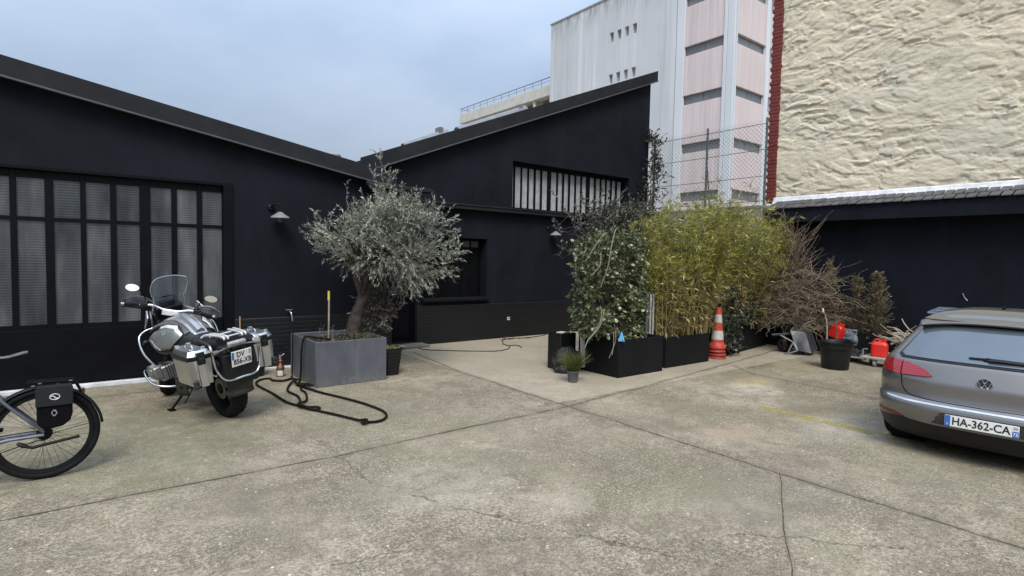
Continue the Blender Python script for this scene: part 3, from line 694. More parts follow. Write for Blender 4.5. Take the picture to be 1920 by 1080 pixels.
zs = [.17, .20, .24, .28, .32, .37, .42, .47, .50, .515, .535, .55, .56, .572, .585, .60, .615, .64, .66, .70, .74, .765, .785, .80, .82, .85, .88, .92, .95, .975, .985, 1.0, 1.05, 1.12, 1.2, 1.27, 1.33, 1.35, 1.37, 1.39, 1.40, 1.42]
m = MB(); rows = []
for z in zs:
    P, s = car_outline(z); rows.append([(x, y, z) for x, y in P]+[(x, -y, z) for x, y in P[::-1][1:-1]])
nn_ = len(rows[0]); vs = [p for r_ in rows for p in r_]; fs = []
def in_arch(p): return any((p[0]-cx)**2+(p[2]-.315)**2 < .352**2 for cx in (.80, 3.42)) and abs(p[1]) > .55
for j in range(len(zs)-1):
    for i in range(nn_):
        q = (j*nn_+i, j*nn_+(i+1) % nn_, (j+1)*nn_+(i+1) % nn_, (j+1)*nn_+i)
        c = [sum(vs[k][d] for k in q)/4 for d in range(3)]
        if in_arch(c): continue
        fs.append(q)
# crowned roof closing the shell
top = rows[-1]; cx = sum(p[0] for p in top)/nn_; prev = (len(zs)-1)*nn_
for r_, dz in ((.93, .030), (.8, .060), (.55, .090), (.25, .102)):
    b = len(vs); vs += [(cx+(p[0]-cx)*r_, p[1]*r_, 1.42+dz) for p in top]
    fs += [(prev+i, prev+(i+1) % nn_, b+(i+1) % nn_, b+i) for i in range(nn_)]; prev = b
fs.append(tuple(prev+i for i in range(nn_)))
m.add(vs, fs); body = m.build('body', MAT['car_paint'], car, smooth=True, ang=50)
m = MB(); m.add([(p[0], p[1], .175) for p in rows[0]], [tuple(range(nn_))])
m.box((.35, -.62, .18), (3.9, .62, .6))
for cx in (.80, 3.42):
    for sd_ in (1, -1): m.lathe([(.36, .0), (.36, -.28*sd_), (.05, -.28*sd_)], (cx, .80*sd_, .315), 'y', 20, cap=False)
m.build('underbody', MAT['rubber'], car)
# rear spoiler and roof edge
m = MB()
def spo(u, v):
    y = -.60+1.2*u; k = 1-.22*(abs(y)/.6)**3; zc = 1.455-.06*(abs(y)/.6)**2.4
    x = .47+.05*(abs(y)/.6)**2; prof = [(x+.55, zc-.004), (x+.30, zc-.010), (x+.09, zc-.022), (x, zc-.068), (x+.012, zc-.080), (x+.08, zc-.083), (x+.16, zc-.083)]
    i = v*(len(prof)-1); a = int(min(i, len(prof)-2)); f_ = i-a; return (prof[a][0]*(1-f_)+prof[a+1][0]*f_, y, prof[a][1]*(1-f_)+prof[a+1][1]*f_)
m.grid(spo, 33, 13); m.build('spoiler', MAT['car_paint'], car, smooth=True, ang=50, solid=.006)
m = MB(); m.box((.52, -.14, 1.368), (.545, .14, 1.382)); m.build('brake_light', MAT['lamp_red'], car, bevel=.003)
m = MB(); m.tube([(.98, 0, 1.49), (1.02, 0, 1.50)], .03, 8); m.prism([(.98, -.012, 1.485), (1.16, -.012, 1.50), (.99, -.012, 1.555), (.955, -.012, 1.56)], (0, .024, 0)); m.build('roof_antenna', MAT['black_plastic'], car, bevel=.004)
# rear window, tailgate gap, bumper crease
m = MB(); patch(m, [(.0, 1.004), (.66, 1.004), (.705, 1.03), (.565, 1.318), (.53, 1.335), (0, 1.345)], .0115, .05, .012); wdw = m.build('rear_window', MAT['car_glass'], car, smooth=True, ang=50)
m = MB(); patch(m, [(0, .985), (.70, .985), (.74, 1.01), (.57, 1.335), (.52, 1.352), (0, 1.36)], .007, .05, .012); m.build('window_seal', MAT['black_plastic'], car, smooth=True, ang=50)
m = MB(); A = car_pt(0, 1.035, .022); m.lathe([(.032, 0), (.028, .02)], A-Vector((.0, 0, 0)), 'x', 14)
m.tube([car_pt(0, 1.035, .03), car_pt(.10, 1.037, .03, -1), car_pt(.36, 1.032, .028, -1), car_pt(.48, 1.03, .024, -1)], [.014, .014, .010, .008], 6)
m.tube([car_pt(.14, 1.048, .02, 1), car_pt(.05, 1.05, .026, -1), car_pt(.36, 1.046, .022, -1), car_pt(.47, 1.043, .018, -1)], .010, 6); m.build('wiper', MAT['black_plastic'], car, smooth=True)
def seamline(pts, w=.0045, off=.0015):
    q = MB()
    for sd_ in (1, -1): q.tube([car_pt(a, z, off, sd_) for a, z in pts], w, 5)
    return q
gap = [(0.0, .598), (.30, .600), (.52, .612), (.60, .638), (.645, .70), (.66, .79), (.665, .87), (.67, .96)]
q = seamline([tuple(p) for p in [(a.x, a.y) for a in curve_pts([(a, z, 0) for a, z in gap], 6)]], .005, -.0005)
bs = [(.66, .815), (.80, .80), (.95, .79), (1.1, .80)]
q2 = seamline(bs, .004, -.0005); q.add(q2.v, q2.f)
q.build('panel_gap', MAT['seam'], car)
# tail lamps
TL = [(.395, .845), (.41, .832), (.655, .815), (.655, .950), (.60, .942), (.50, .915), (.43, .88)]
TS = [(.668, .812), (.89, .84), (.90, .875), (.83, .955), (.668, .952)]
for sd_ in (1, -1):
    q = MB(); patch(q, TL, .018, .02, .025, (sd_,)); lamp = q.build('tail_lamp', MAT['lamp_red'], car, smooth=True, ang=45)
    q = MB(); patch(q, TS, .020, .02, .027, (sd_,)); patch(q, [(.668, .808), (.89, .834), (.89, .85), (.668, .828)], .022, .02, .01, (sd_,)); q.build('outer_lens', MAT['lamp_red'], lamp, smooth=True, ang=45)
    q = MB(); patch(q, [(.60, .385), (.95, .38), (.95, .425), (.70, .42)], .006, .03, .008, (sd_,)); q.build('reflector', M('dark red reflector', (.14, .008, .01), .2), car, smooth=True)
# bumper: bright crease line, plate recess, black lower apron
q = MB(); patch(q, [(.0, .174), (.93, .174), (1.05, .18), (1.05, .345), (.62, .378), (.45, .358), (0, .352)], .005, .05); q.build('bumper_apron', MAT['black_plastic'], car, smooth=True)
q = MB(); patch(q, [(0, .375), (.37, .378), (.335, .45), (.29, .508), (0, .513)], .0012, .04, .004); q.build('plate_recess', M('shaded plate bay', (.055, .052, .050), .5, .4), car, smooth=True)  # flat patch, the shade of the bay painted into its dark colour
q = MB(); patch(q, [(0, .510), (.31, .507), (.365, .43), (.38, .43), (.32, .520), (0, .524)], .006, .03, .008); q.build('recess_lip', MAT['car_paint'], car, smooth=True)
q = MB(); patch(q, [(0, .556), (.60, .556), (.80, .568), (.80, .582), (.60, .572), (0, .572)], .006, .04, .01); q.build('bumper_crease', M('crease highlight', (.60, .60, .60), .25, .8), car, smooth=True)  # pale strip paints the highlight along the crease
pl = (-.010, 0, .445); FP = frame_from((pl[0], 0, pl[2]), (0, -1, 0), (.03, 0, 1))
def plate(parent, FPm, w, h, name='number_plate'):
    q = MB(); q.v = []; q.box((-w/2, -h/2, -.006), (w/2, h/2, .001)); q.v = [tuple(FPm @ Vector(p)) for p in q.v]; return q.build(name, MAT['plate_white'], parent, bevel=.003)
def decal(name, parent, FPm, x0, x1, y0, y1, mat, d=.0018):
    q = MB(); q.box((x0, y0, 0), (x1, y1, d)); q.v = [tuple(FPm @ Vector(p)) for p in q.v]; return q.build(name, mat, parent)
np_ = plate(car, FP, .52, .11)
decal('plate_band', np_, FP, -.258, -.217, -.053, .053, MAT['plate_blue']); decal('plate_band', np_, FP, .215, .258, -.053, .004, MAT['plate_blue'])
decal('plate_crest', np_, FP, .221, .253, .018, .044, M('grey crest', (.34, .36, .40), .5))
FPl = FP @ Matrix.Translation((0, 0, .0022))
lettering('plate_letters', [('HA-362-CA', -.002, -.001, .104, .80, .0016)], MAT['letter_black'], np_, FPl)
lettering('plate_letters', [('F', -.238, -.034, .028, 1, 0), ('75', .2365, -.026, .042, .85, .0005)], MAT['letter_white'], np_, FPl)
# round badge
bx = car_pt(0, .835, .004).x; FB = frame_from((bx-.004, 0, .835), (0, -1, 0), (.06, 0, 1))
q = MB(); q.lathe([(.001, -.006), (.056, -.006), (.058, .004), (.001, .006)], (0, 0, 0), 'z', 28); q.v = [tuple(FB @ Vector(p)) for p in q.v]; bd = q.build('badge', M('badge dark ground', (.03, .03, .035), .3), car, smooth=True)
q = MB(); q.tube([(.055*math.cos(k*math.pi/16), .055*math.sin(k*math.pi/16), .007) for k in range(32)], .0048, 6, closed=True)
def stroke(pts): q.tube([(x, y, .009) for x, y in pts], .0052, 6)
stroke([(-.021, .047), (-.003, .006)]); stroke([(.021, .047), (.003, .006)]); stroke([(-.004, .006), (.004, .006)])
stroke([(-.048, .024), (-.021, -.045)]); stroke([(-.021, -.045), (-.002, -.004)]); stroke([(.002, -.004), (.021, -.045)]); stroke([(.021, -.045), (.048, .024)]); stroke([(-.003, -.005), (.003, -.005)])
q.v = [tuple(FB @ Vector(p)) for p in q.v]; q.build('badge_letters', MAT['chrome'], bd, smooth=True)
# side windows, handles, mirrors, wheels
for sd_ in (1, -1):
    q = MB()
    for a0, a1 in ((1.75, 2.55), (2.62, 3.35)):
        for k in range(1):
            ring = []
            for a, z in ((a0-.35 if a0 < 2 else a0, 1.02), (a1+.1, 1.02), (a1-.12 if a0 < 2 else a1-.45, 1.34), (a0+.02, 1.34)): ring.append((a, z))
            patch(q, ring, .004, .08, .006, (sd_,))
    q.build('side_window', MAT['car_glass'], car, smooth=True)
    q = MB(); q.tube(curve_pts([(2.95, .90*sd_, 1.0), (2.97, 1.0*sd_, 1.03), (2.97, 1.08*sd_, 1.04)], 4), [.03]*4+[.075]*4+[.06], 10); q.build('wing_mirror', MAT['car_paint'], car, smooth=True)
tyre_prof = [(.20, -.10), (.245, -.108), (.29, -.105), (.308, -.092), (.315, -.06), (.315, .06), (.308, .092), (.29, .105), (.245, .108), (.20, .10)]
for cx in (.80, 3.42):
    for sd_ in (1, -1):
        q = MB(); q.lathe(tyre_prof, (cx, .765*sd_, .315), 'y', 40, cap=False)
        for gy in (-.05, -.017, .017, .05): q.lathe([(.3165, gy-.006), (.3172, gy), (.3165, gy+.006)], (cx, .765*sd_, .315), 'y', 40, cap=False)
        wh = q.build('wheel', MAT['rubber'], car, smooth=True, ang=50)
        q = MB(); q.lathe([(.03, .07*sd_), (.06, .075*sd_), (.2, .085*sd_), (.21, .10*sd_), (.203, -.1*sd_)], (cx, .765*sd_, .315), 'y', 30)
        for k in range(5):
            an = k*2*math.pi/5; q.tube([(cx+.04*math.cos(an), (.765+.085)*sd_, .315+.04*math.sin(an)), (cx+.2*math.cos(an), (.765+.092)*sd_, .315+.2*math.sin(an))], .022, 6)
        q.build('rim', MAT['alu'], wh, smooth=True)

# ================================================================== MOTORCYCLE
LEAN = R(-10)
moto = thing('motorcycle', 'silver touring motorcycle with aluminium side cases, leaning on its stand before the glass front', 'motorcycle', (1.395, 6.88, 0), (LEAN, 0, R(104)))
moto.rotation_mode = 'XYZ'
MAT['moto_silver'] = M('silver tank paint', (.40, .41, .42), .3, .55, .06, 5, coat=.5)
MAT['moto_grey'] = M('grey green side panel', (.20, .215, .205), .38, .45, .10, 4, coat=.2)
MAT['moto_dark'] = M('dark grey plastic', (.019, .019, .019), .5, 0, .2, 6, .1, 150)
MAT['seat'] = M('black seat leather', (.016, .016, .018), .55, 0, .2, 14, .2, 160)
MAT['engine'] = M('cast engine metal', (.30, .30, .29), .45, .8, .25, 9, .2, 60)
MAT['screen'] = None
def screen_mat():
    t = NT('smoked clear screen'); t.set(Base_Color=(.50, .53, .56), Roughness=.08); t.b.inputs['Specular IOR Level'].default_value = .6
    lw_ = t.n('ShaderNodeLayerWeight'); lw_.inputs['Blend'].default_value = .25
    tr = t.n('ShaderNodeBsdfTransparent'); tr.inputs[0].default_value = (.80, .83, .86, 1); ms = t.n('ShaderNodeMixShader')
    t.l(t.math('MULTIPLY_ADD', lw_.outputs['Facing'], .5, .07, clamp=True), ms.inputs[0]); t.l(tr.outputs[0], ms.inputs[1]); t.l(t.b.outputs[0], ms.inputs[2]); t.l(ms.outputs[0], t.out.inputs[0]); return t.m
MAT['screen'] = screen_mat()
def tyre(cx, cz, r, w, parent, name='wheel', tf=None, tread=True):
    h = w/2; pr = [(r-.085, -h*.72), (r-.06, -h), (r-.03, -h*.98), (r-.012, -h*.78), (r-.003, -h*.4), (r, 0), (r-.003, h*.4), (r-.012, h*.78), (r-.03, h*.98), (r-.06, h), (r-.085, h*.72)]
    q = MB(); q.lathe(pr, (cx, 0, cz), 'y', 48, cap=False)
    if tread:
        for k in range(26):
            an = k*2*math.pi/26
            for sg in (1, -1):
                P = [(cx+(r-.003-.02*f_)*math.cos(an+.10*f_), sg*h*(.12+.78*f_), cz+(r-.003-.02*f_)*math.sin(an+.10*f_)) for f_ in (0, .35, .7, 1)]
                q.tube(P, [.011, .012, .012, .009], 5)
    if tf: q.v = [tuple(tf @ Vector(p)) for p in q.v]
    t_ = q.build(name, MAT['rubber'], parent, smooth=True, ang=50)
    q = MB(); q.lathe([(r-.115, -.05), (r-.085, -h*.72), (r-.085, -h*.5), (r-.105, 0), (r-.085, h*.5), (r-.085, h*.72), (r-.115, .05)], (cx, 0, cz), 'y', 40, cap=False)
    q.lathe([(.05, -.07), (.055, 0), (.05, .07)], (cx, 0, cz), 'y', 16)
    for k in range(20):
        an = k*2*math.pi/20; s2 = .05 if k % 2 else -.05
        q.tube([(cx+.05*math.cos(an+.25), s2, cz+.05*math.sin(an+.25)), (cx+(r-.1)*math.cos(an), s2*.4, cz+(r-.1)*math.sin(an))], .004, 4)
    if tf: q.v = [tuple(tf @ Vector(p)) for p in q.v]
    q.build('rim', MAT['black_steel'], t_, smooth=True); return t_
tyre(0, .335, .335, .185, moto)
ST = R(-42); rake = R(26)
axis = Vector((-math.sin(rake), 0, math.cos(rake))); piv = Vector((1.14, 0, .95))
STF = Matrix.Translation(piv) @ Matrix.Rotation(ST, 4, axis) @ Matrix.Translation(-piv)
tyre(1.52, .345, .345, .125, moto, 'wheel', STF)
def part(q, name, mat, tf=None, **k):
    if tf: q.v = [tuple(tf @ Vector(p)) for p in q.v]
    return q.build(name, mat, moto, **k)
q = MB()
for sg in (1, -1): q.tube([(1.52, .10*sg, .345), (1.33, .10*sg, .72), (1.16, .10*sg, 1.02)], [.026, .03, .024], 10)
q.tube(curve_pts([(1.52, .095, .345), (1.40, .07, .42), (1.20, .06, .62)], 4), .02, 6)
part(q, 'fork', MAT['black_steel'], STF, smooth=True)
q = MB(); q.grid(lambda u, v: (1.52+.40*math.cos(R(15+125*u)), (v-.5)*.17*(1-.3*abs(2*u-1)), .345+.40*math.sin(R(15+125*u))-.02*abs(2*v-1)**2), 16, 7); part(q, 'front_mudguard', MAT['moto_dark'], STF, smooth=True, solid=.005)
# drive arm, hugger, silencer
q = MB(); q.tube(curve_pts([(-.02, -.10, .335), (.2, -.13, .37), (.52, -.10, .44)], 5), [.075, .07, .062]+[.06]*8, 10); q.lathe([(.02, -.16), (.09, -.15), (.1, -.10), (.06, -.06)], (0, 0, .335), 'y', 18); part(q, 'swing_arm', M('dark cast metal', (.05, .05, .05), .5, .6), smooth=True)
q = MB(); q.lathe([(.06, .05), (.12, .052), (.12, .058), (.06, .06)], (0, 0, .335), 'y', 24, cap=False); part(q, 'brake_disc', M('dull disc steel', (.16, .16, .16), .4, .9), smooth=True)
def hug(u, v):
    a = R(165-150*u); w = .115*(1-.15*abs(2*u-1)); y = (2*v-1)*w; rr = .375+.012*math.sin(u*38)*(1-abs(2*v-1)) - .05*abs(2*v-1)**2.5
    return (rr*math.cos(a), y, .335+rr*math.sin(a))
q = MB(); q.grid(hug, 40, 11); part(q, 'rear_hugger', MAT['moto_dark'], smooth=True, solid=.006)
def flap(u, v):   # rubbery mud flap hanging behind the wheel with folds
    z = .84-.52*u; w = .085+.06*u**.8; y = (2*v-1)*w; x = -.36-.06*math.sin(u*2.4)-.010*math.sin(u*26+v*2)+.055*abs(2*v-1)**2.2; return (x, y, z)
q = MB(); q.grid(flap, 34, 13); part(q, 'rear_mudguard', MAT['moto_dark'], smooth=True, solid=.008)
q = MB(); q.tube(curve_pts([(.45, -.14, .30), (.25, -.19, .36), (.02, -.22, .50), (-.2, -.23, .60)], 4), [.03, .03, .03, .03, .05, .06, .065, .065, .065, .065, .065, .06, .055], 12); part(q, 'exhaust', MAT['engine'], smooth=True)
# engine
q = MB(); q.obox((.72, 0, .44), (.42, .34, .34)); q.obox((.50, 0, .42), (.22, .26, .28)); q.tube([(.93, 0, .45), (.98, 0, .45)], .15, 20); part(q, 'engine_block', MAT['moto_dark'], bevel=.03)
for sg in (1, -1):
    q = MB(); q.obox((.745, .28*sg, .51), (.17, .20, .17), Matrix.Rotation(R(-8*sg), 3, 'X'))
    q.obox((.745, .405*sg, .528), (.20, .085, .15), Matrix.Rotation(R(-8*sg), 3, 'X')); q.obox((.745, .452*sg, .533), (.13, .03, .09), Matrix.Rotation(R(-8*sg), 3, 'X'))
    cy = part(q, 'cylinder_head', MAT['engine'], bevel=.018)
    q = MB()
    for k in range(5): q.obox((.745, (.20+.028*k)*sg, .502+.004*k), (.185, .008, .185), Matrix.Rotation(R(-8*sg), 3, 'X'))
    q.build('fins', MAT['moto_dark'], cy)
# crash bars
for sg in (1, -1):
    q = MB(); q.tube(curve_pts([(1.0, .20*sg, .985), (1.03, .325*sg, .965), (1.0, .415*sg, .90), (.93, .425*sg, .74), (.86, .37*sg, .60), (.84, .30*sg, .52)], 6), .0128, 10)
    q.tube(curve_pts([(.92, .20*sg, .47), (.93, .40*sg, .53), (.90, .465*sg, .52), (.74, .465*sg, .42), (.62, .38*sg, .37), (.56, .22*sg, .34)], 6), .0128, 10)
    part(q, 'crash_bar', MAT['chrome'], smooth=True)
    q = MB(); q.tube([(.93, .37*sg, .83), (.96, .375*sg, .85)], .035, 12); part(q, 'fog_lamp', MAT['black_plastic'], smooth=True)
# tank as a loft with panels
TX = [.30, .42, .55, .70, .85, .98, 1.08, 1.14]; TW = [.115, .165, .225, .272, .298, .298, .25, .15]; TT = [.895, .955, 1.015, 1.06, 1.075, 1.06, 1.02, .98]; TB = [.78, .72, .66, .62, .62, .66, .74, .82]
def tank(x, th, off=0):
    w = np.interp(x, TX, TW)+off; t_ = np.interp(x, TX, TT)+off; b = np.interp(x, TX, TB)-off; c = (t_+b)/2; h = (t_-b)/2
    cs, sn = math.cos(th), math.sin(th); n = 2.8
    y = w*math.copysign(abs(cs)**(2/n), cs)*(1-.18*max(0, sn)); z = c+h*math.copysign(abs(sn)**(2/n), sn); return (x, y, z)
q = MB(); q.grid(lambda u, v: tank(.30+.84*v, 2*math.pi*u), 48, 22, closed_u=True); q.add([tank(.30, k*.4) for k in range(16)], [tuple(range(16))]); part(q, 'tank', M('black tank body', (.014, .014, .0145), .45, 0, .2, 5), smooth=True, ang=60)
q = MB(); q.grid(lambda u, v: tank(.34+.62*v, R(90)+(u-.5)*R(58), .006), 15, 16); part(q, 'tank_top_panel', MAT['moto_silver'], smooth=True, solid=.006)
q = MB(); q.tube([tank(.36+.055*k, R(90), .012) for k in range(8)], .05, 8); q.tube([tank(.93, R(90), .0), tank(.93, R(90), .03)], .05, 16); part(q, 'tank_ridge', MAT['moto_silver'], smooth=True)
def tank_y(x, z, off=0.):
    w = np.interp(x, TX, TW); t_ = np.interp(x, TX, TT); b = np.interp(x, TX, TB); c = (t_+b)/2; h = (t_-b)/2; k = min(.97, abs((z-c)/h)); sn = max(0, (z-c)/h)
    return w*(1-k**2.8)**(1/2.8)*(1-.18*sn**1.4)+off
def ribbon(top, bot, sg, off, nu=20, nv=8):
    tu = np.linspace(0, 1, len(top)); q = MB()
    def f(u, v):
        x = np.interp(u, tu, [p[0] for p in top])*(1-v)+np.interp(u, tu, [p[0] for p in bot])*v; z = np.interp(u, tu, [p[1] for p in top])*(1-v)+np.interp(u, tu, [p[1] for p in bot])*v
        return (x, tank_y(x, z, off)*sg, z)
    q.grid(f, nu, nv); return q
for sg in (1, -1):
    pnl = part(ribbon([(1.0, .868), (.87, .955), (.73, 1.005), (.58, .985), (.46, .912)], [(1.0, .858), (.89, .785), (.77, .750), (.60, .768), (.46, .902)], sg, .018), 'tank_side_panel', MAT['moto_grey'], smooth=True, solid=.012)
    ribbon([(.995, .866), (.91, .862), (.83, .80), (.765, .762)], [(.995, .858), (.89, .786), (.82, .764), (.765, .751)], sg, .026).build('panel_flash', MAT['moto_silver'], pnl, smooth=True, solid=.008)
    ribbon([(.80, 1.012), (.72, 1.032), (.60, 1.018), (.455, .938)], [(.80, .992), (.72, 1.006), (.60, .992), (.455, .912)], sg, .026).build('panel_trim', M('bright trim', (.70, .70, .69), .35, .3), pnl, smooth=True, solid=.008)
    part(ribbon([(1.12, .93), (.98, 1.005), (.85, 1.06), (.70, 1.07), (.55, 1.03), (.42, .955)], [(1.12, .90), (.99, .955), (.86, 1.015), (.71, 1.038), (.56, 1.012), (.43, .93)], sg, .024), 'tank_shroud', M('grey shroud plastic', (.085, .085, .083), .5, 0, .15, 6), smooth=True, solid=.012)
    part(ribbon([(1.0, .845), (.90, .765), (.77, .735), (.62, .755)], [(1.02, .80), (.92, .72), (.77, .69), (.62, .715)], sg, .014), 'lower_shroud', MAT['moto_dark'], smooth=True, solid=.010)
    FG = frame_from((.70, (tank_y(.70, .955, .027))*sg, .955), (-sg*1, -.10, .0), (.0, -.42*sg, 1))
    lettering('panel_letters', [('GS', 0, 0, .070, 1.25, 0)], M('pale panel letters', (.42, .43, .42), .4, .2), pnl, FG)
    # fairing cheeks and air scoop
    q = MB(); q.prism([(1.02, .235*sg, 1.10), (1.12, .20*sg, .93), (1.30, .14*sg, .98), (1.20, .17*sg, 1.16)], (0, .02*sg, 0)); q.prism([(.92, .30*sg, 1.12), (1.06, .31*sg, .98), (1.14, .27*sg, 1.01), (1.00, .27*sg, 1.20)], (0, .018*sg, 0)); part(q, 'fairing_cheek', MAT['moto_silver'], bevel=.006)
# beak, lamp, cockpit
q = MB()
def beak(u, v):
    a = 2*math.pi*u; w = .17*(1-v)**.7+.03; h = .10*(1-v)**.8+.015; return (1.14+.50*v, w*math.cos(a), .93-.11*v+h*math.sin(a))
q.grid(beak, 20, 12, closed_u=True); part(q, 'beak', MAT['moto_silver'], smooth=True)
q = MB(); q.obox((1.24, 0, 1.04), (.14, .34, .17)); part(q, 'headlamp_housing', MAT['black_plastic'], bevel=.03)
q = MB(); q.obox((1.13, 0, 1.155), (.07, .30, .09), Matrix.Rotation(R(-30), 3, 'Y')); q.obox((1.10, .02, 1.215), (.03, .17, .10), Matrix.Rotation(R(-25), 3, 'Y')); part(q, 'instrument_panel', MAT['black_plastic'], bevel=.008)
def scr(u, v):
    w = (.185 if v < .45 else .205)*(1-.10*max(0, v-.82)/.18); w *= (1-.22*max(0, .30-abs(v-.42))/.30*.5)
    y = (2*u-1)*w; x = 1.235-.20*v-.10*abs(2*u-1)**2; z = 1.12+.43*v-.035*abs(2*u-1)**3*max(0, v-.6)/.4; return (x, y, z)
q = MB(); q.grid(scr, 19, 16); sc_ = part(q, 'windscreen', MAT['screen'], smooth=True, solid=.004)
q = MB(); edge = [scr(0, k/12) for k in range(13)]+[scr(k/10, 1) for k in range(1, 11)]+[scr(1, 1-k/12) for k in range(1, 13)]; q.tube(edge, .0035, 5); q.build('screen_edge', M('polished screen edge', (.42, .44, .46), .15, 0), sc_, smooth=True)
q = MB()
for sg in (1, -1): q.tube([(1.17, .09*sg, 1.10), (1.19, .10*sg, 1.28), (1.13, .11*sg, 1.34)], .008, 6)
q.tube([(1.15, -.12, 1.30), (1.15, .12, 1.30)], .007, 6); part(q, 'screen_bracket', MAT['black_steel'], smooth=True)
# handlebar group, turned to the right
bar = [(.96, .455, 1.145), (1.0, .30, 1.155), (1.02, .20, 1.165), (1.02, .09, 1.135), (1.02, 0, 1.132), (1.02, -.09, 1.135), (1.02, -.20, 1.165), (1.0, -.30, 1.155), (.96, -.455, 1.145)]
q = MB(); q.tube(curve_pts(bar, 4), .0145, 8); q.obox((1.03, 0, 1.10), (.07, .17, .05)); part(q, 'handlebar', M('silver handlebar', (.66, .66, .66), .35, .35), STF, smooth=True, ang=50)
for sg in (1, -1):
    q = MB(); q.tube([(.955, .475*sg, 1.145), (.995, .33*sg, 1.155)], .019, 10); part(q, 'grip', MAT['rubber'], STF, smooth=True)
    q = MB(); q.tube([(.955, .475*sg, 1.145), (.945, .505*sg, 1.143)], .017, 10); part(q, 'bar_end', MAT['chrome'], STF, smooth=True)
    q = MB(); q.obox((1.0, .285*sg, 1.16), (.05, .075, .05)); q.tube([(1.02, .27*sg, 1.17), (1.03, .27*sg, 1.21)], .028, 10); part(q, 'switch_block', MAT['black_plastic'], STF, bevel=.006)
    q = MB(); q.tube(curve_pts([(1.04, .27*sg, 1.14), (1.055, .38*sg, 1.14), (1.01, .47*sg, 1.135)], 4), .007, 6); part(q, 'lever', MAT['chrome'], STF, smooth=True)
    def hg(u, v):
        a = -.25+1.3*u; return (1.085-.05*math.cos(v*2.4)-.13*max(0, u-.55)**1.2, (.24+.27*u)*sg, 1.10+.135*v*(1-.35*abs(2*u-1)**2))
    q = MB(); q.grid(hg, 12, 8); hgp = part(q, 'hand_guard', MAT['black_plastic'], STF, smooth=True, solid=.006)
    q = MB(); e_ = [STF @ Vector(hg(k/10, 1)) for k in range(11)]; q.tube(e_, .004, 5); q.build('guard_edge', MAT['grey_metal'], hgp, smooth=True)
    q = MB(); q.tube([(1.02, .26*sg, 1.17), (1.0, .30*sg, 1.27), (.985, .345*sg, 1.33)], .007, 6); ms_ = part(q, 'mirror_stalk', MAT['black_steel'], STF, smooth=True)
    q = MB(); pts = []
    def mir(off): return [(.972+off, (.425+.076*math.cos(k*math.pi/10)*(1 if math.cos(k*math.pi/10) > 0 else 1.15))*sg, 1.345+.044*math.sin(k*math.pi/10)) for k in range(20)]
    A_, B_ = mir(0), mir(.022); q.add(A_+B_, [tuple(range(20)), tuple(range(39, 19, -1))]+[(k, (k+1) % 20, 20+(k+1) % 20, 20+k) for k in range(20)])
    mo_ = part(q, 'mirror', MAT['black_plastic'], STF, bevel=.004)
    q = MB(); G_ = [(.967+(p[2]-1.345)*(.30 if sg > 0 else 0)-(.012 if sg > 0 else 0), .425*sg+(p[1]-.425*sg)*.88, 1.345+(p[2]-1.345)*.88) for p in A_]; q.add(G_, [tuple(range(20))]); q.v = [tuple(STF @ Vector(p)) for p in q.v]; q.build('mirror_glass', M('mirror glass', (.9, .9, .9), .03, 1, .01), mo_)
q = MB()
for sg, dz in ((1, .0), (1, .03), (-1, .0), (-1, .03)): q.tube(curve_pts([STF @ Vector((1.02, .27*sg, 1.16+dz)), STF @ Vector((1.10, .20*sg, 1.13+dz)), Vector((1.16, .10*sg, 1.02)), Vector((1.10, .07*sg, .86))], 5), .006, 5)
q.tube(curve_pts([(1.33, .06, .60), (1.22, .10, .70), (1.14, .08, .84)], 4), .007, 5); q.tube(curve_pts([(.62, .22, .50), (.52, .20, .62), (.45, .13, .72)], 4), .010, 6); q.tube(curve_pts([(.80, .18, .55), (.78, .24, .66), (.70, .16, .72)], 4), .014, 6)
part(q, 'cables', MAT['rubber'], smooth=True)
q = MB(); q.obox((.60, 0, .64), (.50, .22, .14)); q.obox((.30, .0, .66), (.40, .20, .22)); part(q, 'frame_spine', MAT['black_paint'], bevel=.03)
# seat, tail, rack
def seat(u, v):
    a = 2*math.pi*u; x = -.26+.66*v; w = np.interp(x, [-.26, -.15, .1, .25, .40], [.12, .165, .17, .15, .10]); zt = np.interp(x, [-.26, -.1, .08, .16, .30, .40], [.965, .965, .955, .905, .895, .925]); zb = .82
    c = (zt+zb)/2; h = (zt-zb)/2; cs, sn = math.cos(a), math.sin(a); return (x, w*math.copysign(abs(cs)**.7, cs), c+h*math.copysign(abs(sn)**.7, sn))
q = MB(); q.grid(seat, 28, 20, closed_u=True); q.add([seat(k/20, 0) for k in range(20)], [tuple(range(20))]); part(q, 'seat', MAT['seat'], smooth=True, ang=60)
q = MB(); q.obox((-.12, 0, .80), (.55, .24, .13)); q.obox((-.39, 0, .84), (.10, .20, .08)); part(q, 'tail_section', MAT['moto_dark'], bevel=.02)
q = MB()
for y in (-.115, -.075, .075, .115): q.tube(curve_pts([(-.06, y*1.5, .955), (-.14, y*1.25, .985), (-.42, y, .985), (-.45, y, .96)], 4), .0125, 8)
q.tube([(-.40, -.125, .975), (-.40, .125, .975)], .009, 6); q.tube([(-.20, -.15, .972), (-.20, .15, .972)], .009, 6); part(q, 'luggage_rack', M('silver painted rack', (.62, .62, .61), .4, .3), smooth=True, ang=50)
q = MB(); q.obox((-.455, 0, .895), (.05, .19, .055), Matrix.Rotation(R(-20), 3, 'Y')); part(q, 'tail_lamp', M('pale lamp lens', (.30, .285, .27), .15, 0, .3, 30), bevel=.012)
for sg in (1, -1):
    q = MB(); q.tube([(-.42, .10*sg, .86), (-.44, .20*sg, .85)], .01, 6); q.tube([(-.435, .19*sg, .85), (-.44, .25*sg, .845)], [.018, .028], 10); part(q, 'indicator', M('smoked lens', (.16, .14, .125), .2), smooth=True)
